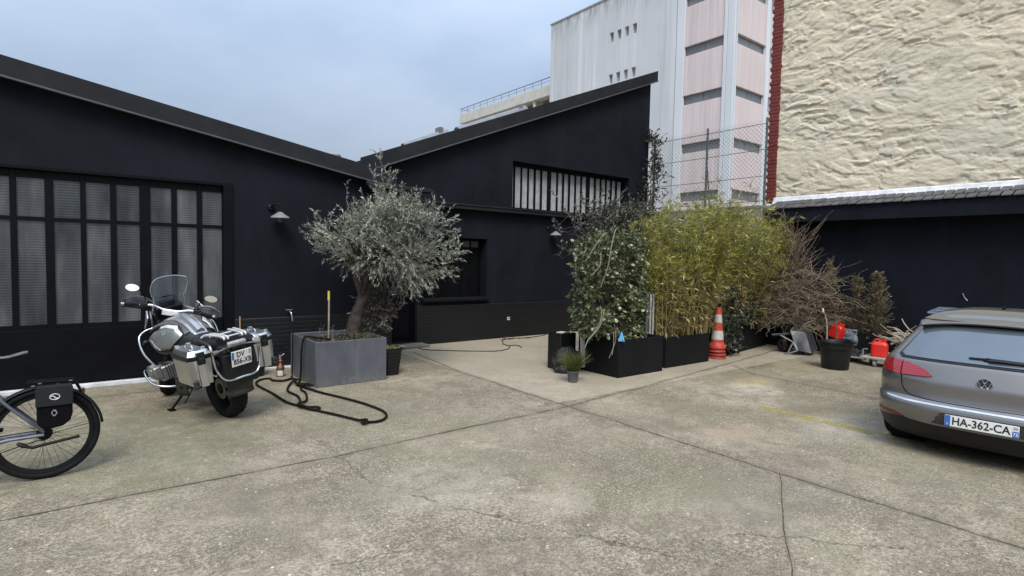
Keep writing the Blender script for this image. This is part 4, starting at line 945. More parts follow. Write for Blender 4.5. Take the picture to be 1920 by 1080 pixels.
q = MB(); q.obox((-.47, 0, .80), (.012, .13, .16), Matrix.Rotation(R(-16), 3, 'Y')); q.obox((-.40, 0, .62), (.10, .34, .34)); part(q, 'plate_holder', MAT['black_plastic'], bevel=.02)
FM = frame_from((-.512, 0, .745), (0, -1, 0), (-.22, 0, 1)); mp_ = plate(moto, FM, .212, .172)
decal('plate_band', mp_, FM, -.104, -.080, -.004, .08, MAT['plate_blue']); decal('plate_crest', mp_, FM, .075, .098, .025, .075, M('grey crest strip', (.35, .37, .38), .5)); decal('plate_sticker', mp_, FM, -.062, -.046, .05, .064, M('ochre sticker', (.5, .33, .12), .5))
FM2 = FM @ Matrix.Translation((0, 0, .0022))
lettering('plate_letters', [('DV', -.012, .040, .082, .74, .0012), ('856-XB', .006, -.036, .080, .76, .0012), ('-', .05, .06, .03, 1, .0005)], MAT['letter_black'], mp_, FM2)
# case rack loops
q = MB(); q.tube(curve_pts([(-.05, .20, .93), (-.33, .225, .915), (-.40, .24, .86), (-.42, .23, .66), (-.45, .16, .535), (-.465, 0, .53), (-.45, -.16, .535), (-.42, -.23, .66), (-.40, -.24, .86), (-.33, -.225, .915), (-.05, -.20, .93)], 6), .0125, 9)
for sg in (1, -1): q.tube([(.30, .20*sg, .86), (.28, .22*sg, .56), (-.40, .235*sg, .60)], .011, 8)
part(q, 'case_rack', MAT['chrome'], smooth=True)
# aluminium side cases
for sg in (1, -1):
    y0, y1 = .225*sg, (.44 if sg > 0 else .465)*sg
    def ring(z, g=0., t=0.): return [(-.345+g+t, y0+g*sg, z), (-.345+g, (y1-.05*sg)-g*sg, z), (-.30+g, y1-g*sg, z), (.07-g, y1-g*sg, z), (.12-g, y1-.05*sg-g*sg, z), (.12-g, y0+g*sg, z)]
    q = MB(); A_, B_ = ring(.525, .012), ring(.80); q.add(A_+B_, [tuple(range(6)), tuple(range(11, 5, -1))]+[(k, (k+1) % 6, 6+(k+1) % 6, 6+k) for k in range(6)])
    cs_ = part(q, 'side_case', MAT['alu'], bevel=.01, label=None) if False else part(q, 'side_case', MAT['alu'], bevel=.01)
    q = MB(); A_, B_ = ring(.802, -.006), ring(.84, -.008); q.add(A_+B_, [tuple(range(6)), tuple(range(11, 5, -1))]+[(k, (k+1) % 6, 6+(k+1) % 6, 6+k) for k in range(6)]); q.build('lid_band', MAT['black_plastic'], cs_, bevel=.004)
    q = MB(); A_, B_ = ring(.842, -.004), ring(.895, .022); q.add(A_+B_, [tuple(range(6)), tuple(range(11, 5, -1))]+[(k, (k+1) % 6, 6+(k+1) % 6, 6+k) for k in range(6)])
    for xx in (-.28, .055):
        for yy in (y0+.045*sg, y1-.055*sg): q.obox((xx, yy, .905), (.045, .04, .022))
    q.tube(curve_pts([(-.20, (y0+y1)/2, .895), (-.17, (y0+y1)/2, .925), (-.05, (y0+y1)/2, .925), (-.02, (y0+y1)/2, .895)], 4), .010, 8); q.build('lid', MAT['alu'], cs_, bevel=.006)
    q = MB(); yc = (y0+y1)/2; q.obox((-.356, yc, .815), (.03, .075, .13)); q.obox((-.372, yc, .79), (.016, .055, .06)); q.build('latch', MAT['black_plastic'], cs_, bevel=.006)
    q = MB(); q.obox((-.352, yc, .885), (.02, .085, .03), Matrix.Rotation(R(35), 3, 'Y')); q.obox((-.350, yc, .70), (.012, .075, .37)); q.build('latch_strap', MAT['alu'], cs_, bevel=.004)
    q = MB()
    for zc in (.526, .57):
        for xx in (-.335, .105): q.obox((xx, y1-.028*sg, zc), (.035, .05, .04))
    q.build('corner_guard', MAT['moto_dark'], cs_, bevel=.006)
# stand and foot pegs: the stand foot reaches the ground beside the leaning machine
ft = Matrix.Rotation(-LEAN, 3, 'X') @ Vector((.62, .40, 0.0)); ft = Vector((.62, .40*math.cos(LEAN), -.40*math.sin(LEAN)*-1)) if False else Vector((.62, .40*math.cos(-LEAN), .40*math.sin(-LEAN)*1))
inv = Matrix.Rotation(-LEAN, 3, 'X'); ft = inv @ Vector((.66, .36, .012))
q = MB(); q.tube([(.62, .13, .30), tuple(ft)], [.017, .013], 8); q.obox(ft, (.09, .06, .014), inv); q.tube([(.60, .10, .27), tuple(inv @ Vector((.56, .26, .08)))], .006, 5); part(q, 'side_stand', MAT['black_steel'], smooth=True, ang=50)
for sg in (1, -1):
    q = MB(); q.tube([(.42, .16*sg, .36), (.42, .30*sg, .36)], .016, 8); q.tube([(.42, .14*sg, .36), (.30, .16*sg, .5), (-.05, .18*sg, .62)], .02, 8); part(q, 'footrest', MAT['black_steel'], smooth=True)
    q = MB(); q.grid(lambda u, v: (.50-.16*u, (.30-.05*u+.01*math.sin(v*3))*sg, .50-.24*v), 6, 6); part(q, 'leg_shield', MAT['moto_dark'], smooth=True, solid=.012)

# ================================================================== BICYCLE
bike = thing('bicycle', 'dark bicycle with a black pannier bag, rear wheel at the left edge', 'bicycle', (-.185, 5.75, 0), (R(2.5), 0, R(180)))
q = MB(); WR = .36
def bpart(q, name, mat, parent=bike, **k): return q.build(name, mat, parent, **k)
MAT['bike_frame'] = M('dark grey metallic frame', (.16, .165, .185), .3, .7, .1, 5, coat=.4)
def bwheel(cx):
    q = MB(); q.tube([(cx+(WR-.025)*math.cos(k*math.pi/32), 0, WR+(WR-.025)*math.sin(k*math.pi/32)) for k in range(64)], .026, 10, closed=True); w_ = q.build('wheel', MAT['rubber'], bike, smooth=True)
    q = MB(); q.lathe([(WR-.075, -.012), (WR-.048, -.016), (WR-.048, .016), (WR-.075, .012), (WR-.075, -.012)], (cx, 0, WR), 'y', 56, cap=False); q.build('rim', MAT['black_paint'], w_, smooth=True)
    q = MB()
    for k in range(36):
        an = k*2*math.pi/36; sd_ = .03 if k % 2 else -.03; ho = .38 if (k//2) % 2 else -.38
        q.tube([(cx+.05*math.cos(an+ho), sd_, WR+.05*math.sin(an+ho)), (cx+(WR-.07)*math.cos(an), 0, WR+(WR-.07)*math.sin(an))], .0014, 4)
    q.build('spokes', M('dull spokes', (.10, .10, .10), .4, .8), w_)
    q = MB(); q.lathe([(.012, -.06), (.045, -.045), (.052, -.02), (.052, .02), (.045, .045), (.012, .06)], (cx, 0, WR), 'y', 22); q.build('hub', MAT['black_paint'], w_, smooth=True); return w_
bwheel(0); bwheel(1.10)
S = 1  # +x of the bicycle points forwards (towards the left of the picture)
q = MB()
for sg in (1, -1):
    q.tube([(0, .07*sg, WR+.02), (.20, .06*sg, .60), (.42, .03*sg, .86)], [.012, .013, .012], 8); q.tube([(0, .07*sg, WR), (.22, .065*sg, .355), (.44, .04*sg, .31)], [.014, .015, .016], 8)
q.tube([(.44, 0, .29), (.40, 0, .62), (.36, 0, .86)], .02, 10); q.tube([(.45, 0, .31), (.95, 0, .80)], .035, 10); q.tube([(.38, 0, .84), (.94, 0, .90)], .02, 10); q.tube([(.94, 0, .76), (.91, 0, .98)], .025, 10)
bpart(q, 'frame', MAT['bike_frame'], smooth=True)
q = MB()
for sg in (1, -1): q.tube([(1.10, .055*sg, WR), (1.0, .05*sg, .66), (.955, .03*sg, .74)], .014, 8)
bpart(q, 'fork', MAT['bike_frame'], smooth=True)
q = MB(); q.tube(curve_pts([(.80, .33, 1.10), (.90, .20, 1.09), (.90, 0, 1.04), (.90, -.20, 1.09), (.80, -.33, 1.10)], 4), .013, 8); q.tube([(.91, 0, .98), (.90, 0, 1.04)], .016, 8); bpart(q, 'handlebar', MAT['black_paint'], smooth=True)
def sad(u, v):
    a = 2*math.pi*u; x = .09+.27*v; w = np.interp(v, [0, .1, .3, .6, 1], [.03, .07, .075, .035, .018]); z = 1.0+.012*math.cos(v*6)-.012*v; return (x, w*math.cos(a), z+.011*math.sin(a)*(1-.3*v))
q = MB(); q.grid(sad, 18, 16, closed_u=True); q.add([sad(k/14, 0) for k in range(14)], [tuple(range(14))]); q.add([sad(k/14, 1) for k in range(14)], [tuple(range(14))]); bpart(q, 'saddle', M('grey topped saddle', (.12, .12, .125), .45, 0, .2, 9), smooth=True, ang=60)
q = MB(); q.tube([(.355, 0, .86), (.335, 0, .96)], .014, 8); q.tube([(.16, .02, .975), (.34, .02, .965)], .004, 5); q.tube([(.16, -.02, .975), (.34, -.02, .965)], .004, 5); bpart(q, 'seat_post', MAT['black_paint'], smooth=True)
q = MB(); q.grid(lambda u, v: ((WR+.022-.018*abs(2*v-1)**2)*math.cos(R(-8+150-150*u+0)) * -1 if False else -(WR+.022-.018*abs(2*v-1)**2)*math.cos(R(5+150*u)), (v-.5)*.062, WR+(WR+.022-.018*abs(2*v-1)**2)*math.sin(R(5+150*u))), 36, 7); bpart(q, 'mudguard', MAT['black_paint'], smooth=True, solid=.003)
q = MB(); q.tube([(-.365, .035, .40), (-.36, .05, .42), (-.05, .07, .365)], .003, 5); bpart(q, 'mudguard_stay', MAT['black_paint'])
q = MB()
for sg in (1, -1): q.tube(curve_pts([(.10, .055*sg, .775), (-.16, .06*sg, .768), (-.195, .06*sg, .755), (-.235, .045*sg, .67)], 5), .008, 8); q.tube([(-.10, .06*sg, .765), (0, .075*sg, .37)], .006, 6)
for x in (.06, -.02, -.10, -.17): q.tube([(x, -.055, .77), (x, .055, .77)], .005, 6)
q.obox((-.05, 0, .778), (.22, .07, .008)); rk = bpart(q, 'luggage_rack', MAT['black_steel'], smooth=True, ang=50)
q = MB(); q.obox((-.245, 0, .665), (.03, .05, .05)); q.build('rear_lamp', M('dark lamp', (.05, .008, .008), .25), rk, bevel=.006)
q = MB()
for x, z in ((-.17, .772), (.02, .768), (-.09, .752), (.06, .752)): q.obox((x, .075, z), (.022, .012, .008))
q.build('rack_clips', MAT['chrome'], rk)
# pannier bag with its two emblems: bag lies on the camera side (-Y world = +y of the turned bicycle)
bg_ = MB(); yo = .085
def bagshape(y, s=1.): return [(.04*s-.0, y, .735), (-.18, y, .742), (-.18, y, .53), (-.165, y, .475), (-.12, y, .437), (-.06, y, .425), (0, y, .432), (.03, y, .455), (.04, y, .50)]
bg_.prism(bagshape(yo), (0, .10, 0)); bag = bpart(bg_, 'pannier_bag', M('black bag fabric', (.0045, .0045, .0055), .85, 0, .25, 14, .4, 220, spec=.08), bevel=.012)
q = MB(); q.prism([(.045, yo+.096, .738), (-.185, yo+.096, .746), (-.185, yo+.099, .60), (.045, yo+.099, .60)], (0, .014, 0)); q.obox((-.07, yo+.05, .745), (.22, .12, .012)); q.build('bag_flap', M('grey bag flap', (.020, .0205, .022), .8, 0, .15, 10, .3, 200, spec=.1), bag, bevel=.006)
q = MB(); cx, cz, yy = -.072, .672, yo+.114
q.tube([(cx+.030*math.cos(k*math.pi/14), yy, cz+.022*math.sin(k*math.pi/14)) for k in range(28)], .0028, 5, closed=True); q.tube(curve_pts([(cx+.024, yy, cz+.006), (cx+.006, yy, cz+.004), (cx-.006, yy, cz-.012), (cx-.020, yy, cz-.010)], 5), [.0012]+[.003]*14+[.001], 5)
q.build('oval_emblem', MAT['white_plastic'], bag)
q = MB(); cx, cz, yy = -.068, .545, yo+.103
q.tube([(cx-.004, yy, cz+.024), (cx-.016, yy, cz), (cx-.002, yy, cz-.024), (cx+.006, yy, cz-.012)], .003, 4); q.tube([(cx+.004, yy, cz-.024), (cx+.018, yy, cz), (cx+.004, yy, cz+.024), (cx-.006, yy, cz+.010)], .003, 4)
q.build('diamond_emblem', M('grey emblem', (.28, .28, .29), .5), bag)
q = MB(); q.tube(curve_pts([(.16, .09, .325), (.08, .11, .285), (.02, .112, .29), (-.22, .12, .325)], 4), [.012, .016, .02]+[.012]*9+[.014], 8); bpart(q, 'kick_stand', MAT['black_paint'], smooth=True)
q = MB(); q.tube([(.44, -.09, .30), (.44, .09, .30)], .02, 10); q.lathe([(.08, -.005), (.085, 0), (.08, .005)], (.44, .06, .30), 'y', 28); q.tube([(.44, .09, .30), (.58, .10, .20)], .012, 8); q.tube([(.44, -.09, .30), (.30, -.10, .40)], .012, 8); q.obox((.58, .14, .20), (.09, .08, .02)); q.obox((.30, -.14, .40), (.09, .08, .02)); bpart(q, 'crank', MAT['black_steel'], smooth=True, ang=50)
q = MB(); q.tube([(.44, .06, .385), (0, .06, WR+.04)], .004, 5); q.tube([(.44, .06, .215), (.05, .06, WR-.04), (0, .06, WR-.045)], .004, 5); bpart(q, 'drive_belt', MAT['rubber'])
# ================================================================== VEGETATION HELPERS
def leaf_mat(name, stops, trans=.25, rough=.5, spec=.4):
    t = NT(name); g_ = t.n('ShaderNodeNewGeometry'); c = t.ramp(g_.outputs['Random Per Island'], stops)
    c = t.mix(1., c, t.ramp(t.noise(2.6, 3, .6), [(.32, (.38, .40, .38)), (.62, (1.08, 1.06, 1.0))]), 'MULTIPLY')
    t.set(Base_Color=c, Roughness=rough); t.b.inputs['Specular IOR Level'].default_value = spec
    if trans:
        tl_ = t.n('ShaderNodeBsdfTranslucent'); t.l(c, tl_.inputs[0]); ms = t.n('ShaderNodeMixShader'); ms.inputs[0].default_value = trans
        t.l(t.b.outputs[0], ms.inputs[1]); t.l(tl_.outputs[0], ms.inputs[2]); t.l(ms.outputs[0], t.out.inputs[0])
    return t.m
rg = np.random.default_rng(11)
def nrm(a): return a/np.maximum(np.linalg.norm(a, axis=1, keepdims=True), 1e-9)
def leaves(name, mat, parent, P, D, L, W, shape='narrow', up=.6, org=(0, 0, 0)):
    """P base points, D directions (n,3); every leaf is a small folded blade"""
    P = np.asarray(P, float)-np.asarray(org); D = nrm(np.asarray(D, float)); n = len(P)
    L = np.broadcast_to(L, (n,))*rg.uniform(.65, 1.25, n); W = np.broadcast_to(W, (n,))*rg.uniform(.75, 1.2, n)
    N = nrm(np.column_stack([rg.normal(0, 1, n), rg.normal(0, 1, n), rg.normal(0, 1, n)+up*2])); N = nrm(N-D*(N*D).sum(1, keepdims=True)); S = np.cross(D, N)
    l = L[:, None]; w = W[:, None]
    bend = -N*l*rg.uniform(.0, .22, n)[:, None]
    if shape == 'narrow':
        pos = [P, P+D*l*.42+S*w*.5+N*w*.18, P+D*l*.45, P+D*l*.42-S*w*.5+N*w*.18, P+D*l+bend]
        F = np.array([[0, 1, 2], [0, 2, 3], [1, 4, 2], [2, 4, 3]])
    else:
        pos = [P, P+D*l*.28+S*w*.5+N*w*.12, P+D*l*.45, P+D*l*.28-S*w*.5+N*w*.12, P+D*l*.68+S*w*.38+N*w*.08, P+D*l*.68-S*w*.38+N*w*.08, P+D*l+bend]
        F = np.array([[0, 1, 2], [0, 2, 3], [1, 4, 2], [2, 5, 3], [2, 4, 6], [2, 6, 5]])
    k = len(pos); V = np.stack(pos, 1).reshape(-1, 3); T = (F[None]+(np.arange(n)*k)[:, None, None]).reshape(-1, 3)
    return tri_mesh(name, V, T, mat, parent)
def tri_mesh(name, V, T, mat, parent):
    me = bpy.data.meshes.new(name); me.vertices.add(len(V)); me.vertices.foreach_set('co', V.astype(np.float32).ravel())
    me.loops.add(len(T)*3); me.loops.foreach_set('vertex_index', T.astype(np.int32).ravel())
    me.polygons.add(len(T)); me.polygons.foreach_set('loop_start', np.arange(0, len(T)*3, 3, dtype=np.int32)); me.polygons.foreach_set('loop_total', np.full(len(T), 3, dtype=np.int32))
    me.update(calc_edges=True); me.validate(); return link(name, me, mat, parent)
def twigs(name, mat, parent, lines, r0, r1, n=3, org=(0, 0, 0)):
    q = MB()
    for ln in lines:
        m_ = len(ln); a, b = (r0, r1) if not isinstance(r0, (list, tuple)) else r0
        k = rnd.uniform(.7, 1.3); q.tube([(p[0]-org[0], p[1]-org[1], p[2]-org[2]) for p in ln], [max(.0008, k*(r0+(r1-r0)*i/max(1, m_-1))) for i in range(m_)], n, cap=False)
    return q.build(name, mat, parent, smooth=True, ang=80, fix=False)
def walk(p, d, L, n=6, wob=.15, grav=0.):
    """a wandering twig from p along d"""
    p = Vector(p); d = Vector(d).normalized(); out = [p.copy()]
    for i in range(n):
        d = (d+Vector((rnd.gauss(0, wob), rnd.gauss(0, wob), rnd.gauss(0, wob)+grav))).normalized(); p = p+d*L/n; out.append(p.copy())
    return out
def along(line, k, spread=.9, start=.15, lift=0.):
    """k leaf bases and directions along a twig, alternately to both sides"""
    P = []; D = []; m_ = len(line)-1
    for i in range(k):
        t = (start+(1-start)*(i+rnd.random())/k)*m_; a = min(int(t), m_-1); f_ = t-a; p = line[a].lerp(line[a+1], f_); d = (line[a+1]-line[a]).normalized()
        s = Vector((rnd.gauss(0, 1), rnd.gauss(0, 1), rnd.gauss(0, 1))); s = (s-d*s.dot(d))
        if s.length < 1e-5: s = d.orthogonal()
        P.append(p); D.append(d+s.normalized()*spread*rnd.uniform(.5, 1.2)+Vector((0, 0, lift)))
    return P, D

# ================================================================== OLIVE TREE IN THE GREY PLANTER
PLX0, PLX1, PLY0, PLY1, PH = 2.61, 3.65, 7.66, 8.78, .625
pl_ = thing('planter_box', 'large grey metal planter box holding the olive tree, hose draped over its side', 'planter', (3.13, 8.22, 0))
def painted_panel():
    t = NT('grey metal planter'); c = t.ramp(t.noise(1.6, 6, .65, dist=.4), [(.3, (.062, .068, .078)), (.7, (.105, .112, .124))])
    s_ = t.noise(2.2, 6, .7, co=t.scale(t.co, (3, 3, .3))); c = t.mix(t.ramp(s_, [(.5, 0), (.7, .4)]), c, (.15, .155, .165))
    sp = t.n('ShaderNodeSeparateXYZ'); t.l(t.co, sp.inputs[0]); lo = t.n('ShaderNodeMapRange'); t.l(sp.outputs[2], lo.inputs[0]); lo.inputs[1].default_value = .16; lo.inputs[2].default_value = 0
    c = t.mix(t.math('MULTIPLY', t.math('MULTIPLY', lo.outputs[0], .6), t.ramp(t.noise(9, 6), [(.4, 0), (.6, 1)])), c, (.20, .185, .15))
    t.set(Base_Color=c, Roughness=.55); t.b.inputs['Specular IOR Level'].default_value = .4; return t.m
MAT['planter_grey'] = painted_panel()
def open_box(x0, x1, y0, y1, h, th, rim=0., z0=0.):
    q = MB(); q.box((x0, y0, z0), (x1, y0+th, h)); q.box((x0, y1-th, z0), (x1, y1, h)); q.box((x0, y0+th, z0), (x0+th, y1-th, h)); q.box((x1-th, y0+th, z0), (x1, y1-th, h)); return q
q = open_box(-.52, .52, -.56, .56, PH, .035); q.box((-.47, -.52, .02), (.47, .52, .05)); q.build('shell', MAT['planter_grey'], pl_, bevel=.007)
q = MB(); q.box((-.5, -.54, 0), (.5, .54, .018)); q.build('base', MAT['rubber'], pl_)
def soil(u, v): x, y = -.484+.968*u, -.524+1.048*v; return (x, y, PH-.075+.05*noise.noise(Vector((x*4, y*4, 2)))+.03*math.exp(-((x-.15)**2+y*y)*9))
q = MB(); q.grid(soil, 30, 30); q.build('soil', MAT['soil'], pl_, smooth=True)

ol = thing('olive_tree', 'silver leaved olive tree with a leaning trunk growing in the grey planter', 'tree', (3.37, 8.22, .57)); OO = (3.37, 8.22, .57)
MAT['olive_leaf'] = leaf_mat('olive leaves', [(0, (.17, .185, .125)), (.35, (.29, .305, .24)), (.7, (.43, .445, .375)), (1, (.66, .67, .59))], .12, .40, .5)
tr = [(3.345, 8.20, .53), (3.375, 8.22, .72), (3.43, 8.24, .92), (3.50, 8.25, 1.12), (3.57, 8.25, 1.34), (3.60, 8.25, 1.5)]
q = MB(); tp = curve_pts(tr, 6); n_ = len(tp)
q.tube([p-Vector(OO) for p in tp], [(.118-.040*min(1, i/n_*1.4)+.05*max(0, 1-i/5)) for i in range(n_)], 14)
for v_i in range(len(q.v)):
    p = Vector(q.v[v_i]); q.v[v_i] = tuple(p+Vector((noise.noise(p*7), noise.noise(p*7+Vector((5, 0, 0))), 0))*.028)
limbs = []
for k in range(9):
    a = k*2*math.pi/9+.3; tgt = Vector((3.90+.72*math.cos(a), 8.25+.5*math.sin(a), 2.0+.25*abs(math.sin(a*2.3))))
    s0 = Vector(tr[3 if k % 3 == 0 else 4])+Vector((0, 0, rnd.uniform(-.05, .12))); mid_ = s0.lerp(tgt, .5)+Vector((rnd.uniform(-.06, .06), rnd.uniform(-.1, .1), .16)); ln = curve_pts([s0, mid_, tgt], 6); limbs.append(ln)
    q.tube([p-Vector(OO) for p in ln], [.05-.038*i/(len(ln)-1) for i in range(len(ln))], 8)
for k in range(5):
    a = R(30+30*k); ln = walk((3.6, 8.25, 1.45), (math.cos(a)*.6+.15, rnd.uniform(-.3, .3), 1), 1.0, 7, .1); limbs.append(ln); q.tube([p-Vector(OO) for p in ln], [.04-.03*i/7 for i in range(8)], 8)
q.build('trunk', MAT['bark'], ol, smooth=True, ang=80)
CX, CY, CZ = 3.93, 8.25, 1.98
def crown_r(d):
    """reach of the crown in direction d: wide, flat, lumpy"""
    ax_, ay_, az = (1.32 if d.x > 0 else 1.30), .88, (.78 if d.z > 0 else .72)
    r_ = 1/math.sqrt((d.x/ax_)**2+(d.y/ay_)**2+(d.z/az)**2)
    if d.x < 0 and d.z < 0: r_ *= 1-.38*min(1, -d.z*1.6)*(1 if d.x > -.9 else .4)
    if d.x > .1 and d.z < 0: r_ *= 1+.02*min(1, -d.z*2)
    if d.x < -.1 and d.z > .2: r_ *= 1-.16*min(1, d.z*1.5)
    return r_*(1+.20*noise.noise(d*2.3+Vector((4, 1, 0)))+.12*noise.noise(d*5.2))
P = []; D = []; tw_ = []
for i in range(2600):
    d = Vector((rnd.gauss(0, 1), rnd.gauss(0, 1), rnd.gauss(0, 1))).normalized(); f_ = rnd.random()**.42
    c = Vector((CX, CY, CZ))+d*crown_r(d)*f_*.9
    if noise.noise(c*2.6+Vector((0, 3, 9))) < -.08: continue
    if c.z < 1.40 and c.x < 3.75: continue
    dr_ = (d*.45+Vector((rnd.gauss(0, .6), rnd.gauss(0, .6), .55+rnd.gauss(0, .45)))).normalized()
    if d.z < -.35: dr_ = (d+Vector((0, 0, -.25+rnd.gauss(0, .4)))).normalized()
    ln = walk(c, dr_, rnd.uniform(.14, .32), 4, .18); tw_.append(ln); a_, b_ = along(ln, rnd.randint(12, 20), .75, .05); P += a_; D += b_
# the tall shoot over the crown and the thin one on its left
for base, tip, k in (((3.95, 8.25, 2.5), (3.78, 8.25, 3.30), 15), ((3.98, 8.28, 2.5), (3.98, 8.3, 3.22), 10), ((3.9, 8.22, 2.45), (3.66, 8.2, 3.02), 9), ((3.30, 8.2, 2.25), (3.24, 8.2, 2.86), 4), ((4.35, 8.2, 2.5), (4.42, 8.2, 2.92), 5), ((4.75, 8.2, 2.4), (4.9, 8.2, 2.75), 5), ((4.15, 8.25, 2.5), (4.2, 8.25, 3.0), 5), ((2.9, 8.2, 2.05), (2.75, 8.2, 2.42), 4)):
    ln = [Vector(base).lerp(Vector(tip), j/6)+Vector((rnd.gauss(0, .012), rnd.gauss(0, .012), 0)) for j in range(7)]; tw_.append(ln)
    for j in range(k):
        s0 = ln[min(6, 1+int(rnd.random()*6))]; sd_ = Vector((rnd.gauss(0, 1), rnd.gauss(0, .8), .75)).normalized(); l2 = walk(s0, sd_, rnd.uniform(.10, .24) if k > 5 else .07, 4, .15); tw_.append(l2); a_, b_ = along(l2, 14 if k > 5 else 6, .75, .05); P += a_; D += b_
    a_, b_ = along(ln, 16, .8); P += a_; D += b_
leaves('crown', MAT['olive_leaf'], ol, P, D, .062, .0145, 'narrow', .7, OO)
twigs('twigs', M('olive twig', (.12, .115, .10), .8, 0, .3), ol, tw_, .0045, .0018, 3, OO)

# shrub, stake and weeds sharing the planter, pot beside it
def bush(name, label, cat, base, centre, radii, nt_, kl, L, W, mat, tmat, shape='round', out=.6, lift=.3, tl=(.10, .25), stems=10, group=None, spread=.8, droop=0., hollow=.45, part_name='foliage', up=.6, clip=None):
    o = thing(name, label, cat, base, group=group); P = []; D = []; T_ = []; c0 = Vector(centre)
    for k in range(stems):
        tgt = c0+Vector((rnd.uniform(-.7, .7)*radii[0], rnd.uniform(-.7, .7)*radii[1], rnd.uniform(-.2, .8)*radii[2])); b_ = Vector(base)+Vector((rnd.uniform(-.12, .12)*min(1, radii[0]*2), rnd.uniform(-.1, .1), 0))
        T_.append(curve_pts([b_, b_.lerp(tgt, .5)+Vector((rnd.gauss(0, .06), rnd.gauss(0, .06), .05)), tgt], 4))
    for k in range(nt_):
        d = Vector((rnd.gauss(0, 1), rnd.gauss(0, 1), rnd.gauss(0, 1))).normalized(); f_ = rnd.random()**hollow; rr = 1+.28*noise.noise(d*2.4+c0)
        c = c0+Vector((d.x*radii[0], d.y*radii[1], d.z*radii[2]))*f_*rr
        if noise.noise(c*3.5) < -.28: continue
        if clip and not clip(c): continue
        ln = walk(c, d*out+Vector((rnd.gauss(0, .4), rnd.gauss(0, .4), lift+rnd.gauss(0, .3))), rnd.uniform(*tl), 4, .2, droop); T_.append(ln); a_, b_ = along(ln, kl, spread); P += a_; D += b_
    leaves(part_name, mat, o, P, D, L, W, shape, up, base); twigs('stems', tmat, o, T_, .005, .0018, 3, base); return o
MAT['mauve_leaf'] = leaf_mat('dusty mauve leaves', [(0, (.09, .075, .07)), (.5, (.20, .175, .16)), (1, (.38, .345, .32))], .1, .6)
bush('potted_shrub', 'dusty grey mauve shrub behind the olive trunk, at the right back of the grey planter', 'shrub', (3.62, 8.58, .56), (3.90, 8.55, .98), (.36, .28, .34), 360, 12, .036, .022, MAT['mauve_leaf'], MAT['twig'], 'round', .6, .25, (.06, .14), 8)
q = MB(); q.tube([(3.0, 8.25, .55), (3.005, 8.25, 1.24)], .013, 8); st_ = thing('garden_stake', 'thin pale wooden stake with a yellow painted top, left of the olive trunk', 'stake', (3.0, 8.25, .55))
rel(q, (3.0, 8.25, .55)).build('pole', MAT['pale_twig'], st_, smooth=True)
q = MB(); q.tube([(0, 0, .60), (0, 0, .735)], .0165, 8); q.build('painted_top', M('yellow paint', (.62, .50, .06), .6), st_, smooth=True)
MAT['weed'] = leaf_mat('small weeds', [(0, (.045, .05, .025)), (.6, (.09, .10, .045)), (1, (.17, .16, .09))], .2, .6)
P = []; D = []
for k in range(800):
    x, y = rnd.uniform(2.68, 3.58), rnd.uniform(7.72, 8.7); dn = noise.noise(Vector((x*4, y*4, 1)))
    if dn < .02: continue
    P.append((x, y, .555)); D.append((rnd.gauss(0, .5), rnd.gauss(0, .5), 1))
for k in range(1500):
    x, y = 3.42+rnd.gauss(0, .085), 7.98+rnd.gauss(0, .13); P.append((min(3.6, x), max(7.7, y), .57+rnd.random()*.05)); D.append((rnd.gauss(0, .8), rnd.gauss(0, .8), .8))
tag(leaves('planter_weeds', MAT['weed'], None, P, D, .055, .016), 'low weeds and green moss covering the soil round the olive trunk', 'weeds', kind='stuff')
T_ = []; P = []; D = []
for k in range(16):
    ln = walk((2.92+rnd.gauss(0, .1), 7.95+rnd.gauss(0, .18), .55), (rnd.gauss(0, .2), rnd.gauss(0, .2), 1), rnd.uniform(.15, .30), 5, .12); T_.append(ln); T_.append([Vector((2.92, 7.95, .545)), ln[0].copy()]); a_, b_ = along(ln, 9, .8); P += a_; D += b_
dw = thing('dry_weed', 'thin dry weed stalks in the left part of the grey planter', 'plant', (2.92, 7.95, .55)); leaves('foliage', MAT['mauve_leaf'], dw, P, D, .03, .012, 'narrow', .5, (2.92, 7.95, .55)); twigs('stems', MAT['twig'], dw, T_, .003, .0015, 3, (2.92, 7.95, .55))
rp_ = thing('ribbed_pot', 'black ribbed tapering pot squeezed against the right side of the grey planter', 'flower pot', (3.87, 7.98, 0))
q = MB()
def rib_pot(u, v):
    a = 2*math.pi*u; w = .10+.045*v; n = 5; cs, sn = math.cos(a), math.sin(a); k = 1+.02*math.sin(v*46)
    return (w*k*math.copysign(abs(cs)**(2/n), cs), w*k*math.copysign(abs(sn)**(2/n), sn), .42*v)
q.grid(rib_pot, 40, 40, closed_u=True); q.build('body', MAT['black_plastic'], rp_, smooth=True, solid=.006)
q = MB(); q.lathe([(.001, .385), (.13, .385)], n=20, cap=False); q.build('soil', MAT['soil'], rp_)
P = []; D = []
for k in range(40): P.append((3.87+rnd.uniform(-.1, .1), 7.98+rnd.uniform(-.1, .1), .39)); D.append((rnd.gauss(0, .5), rnd.gauss(0, .5), .8))
leaves('sprouts', leaf_mat('yellowed sprouts', [(0, (.12, .13, .04)), (1, (.42, .40, .16))], .2), rp_, P, D, .07, .025, 'round', .5, (3.87, 7.98, 0))
q = MB(); q.obox((0, 0, .012), (.34, .09, .022), Matrix.Rotation(R(14), 3, 'Z')); q.obox((-.09, .01, .03), (.02, .08, .012)); o = q.build('yellow_block', M('pale yellow plastic', (.55, .53, .22), .6), None, bevel=.006); o.location = (4.95, 9.93, .056); tag(o, 'pale yellow oblong block lying by the dark door step', 'block')

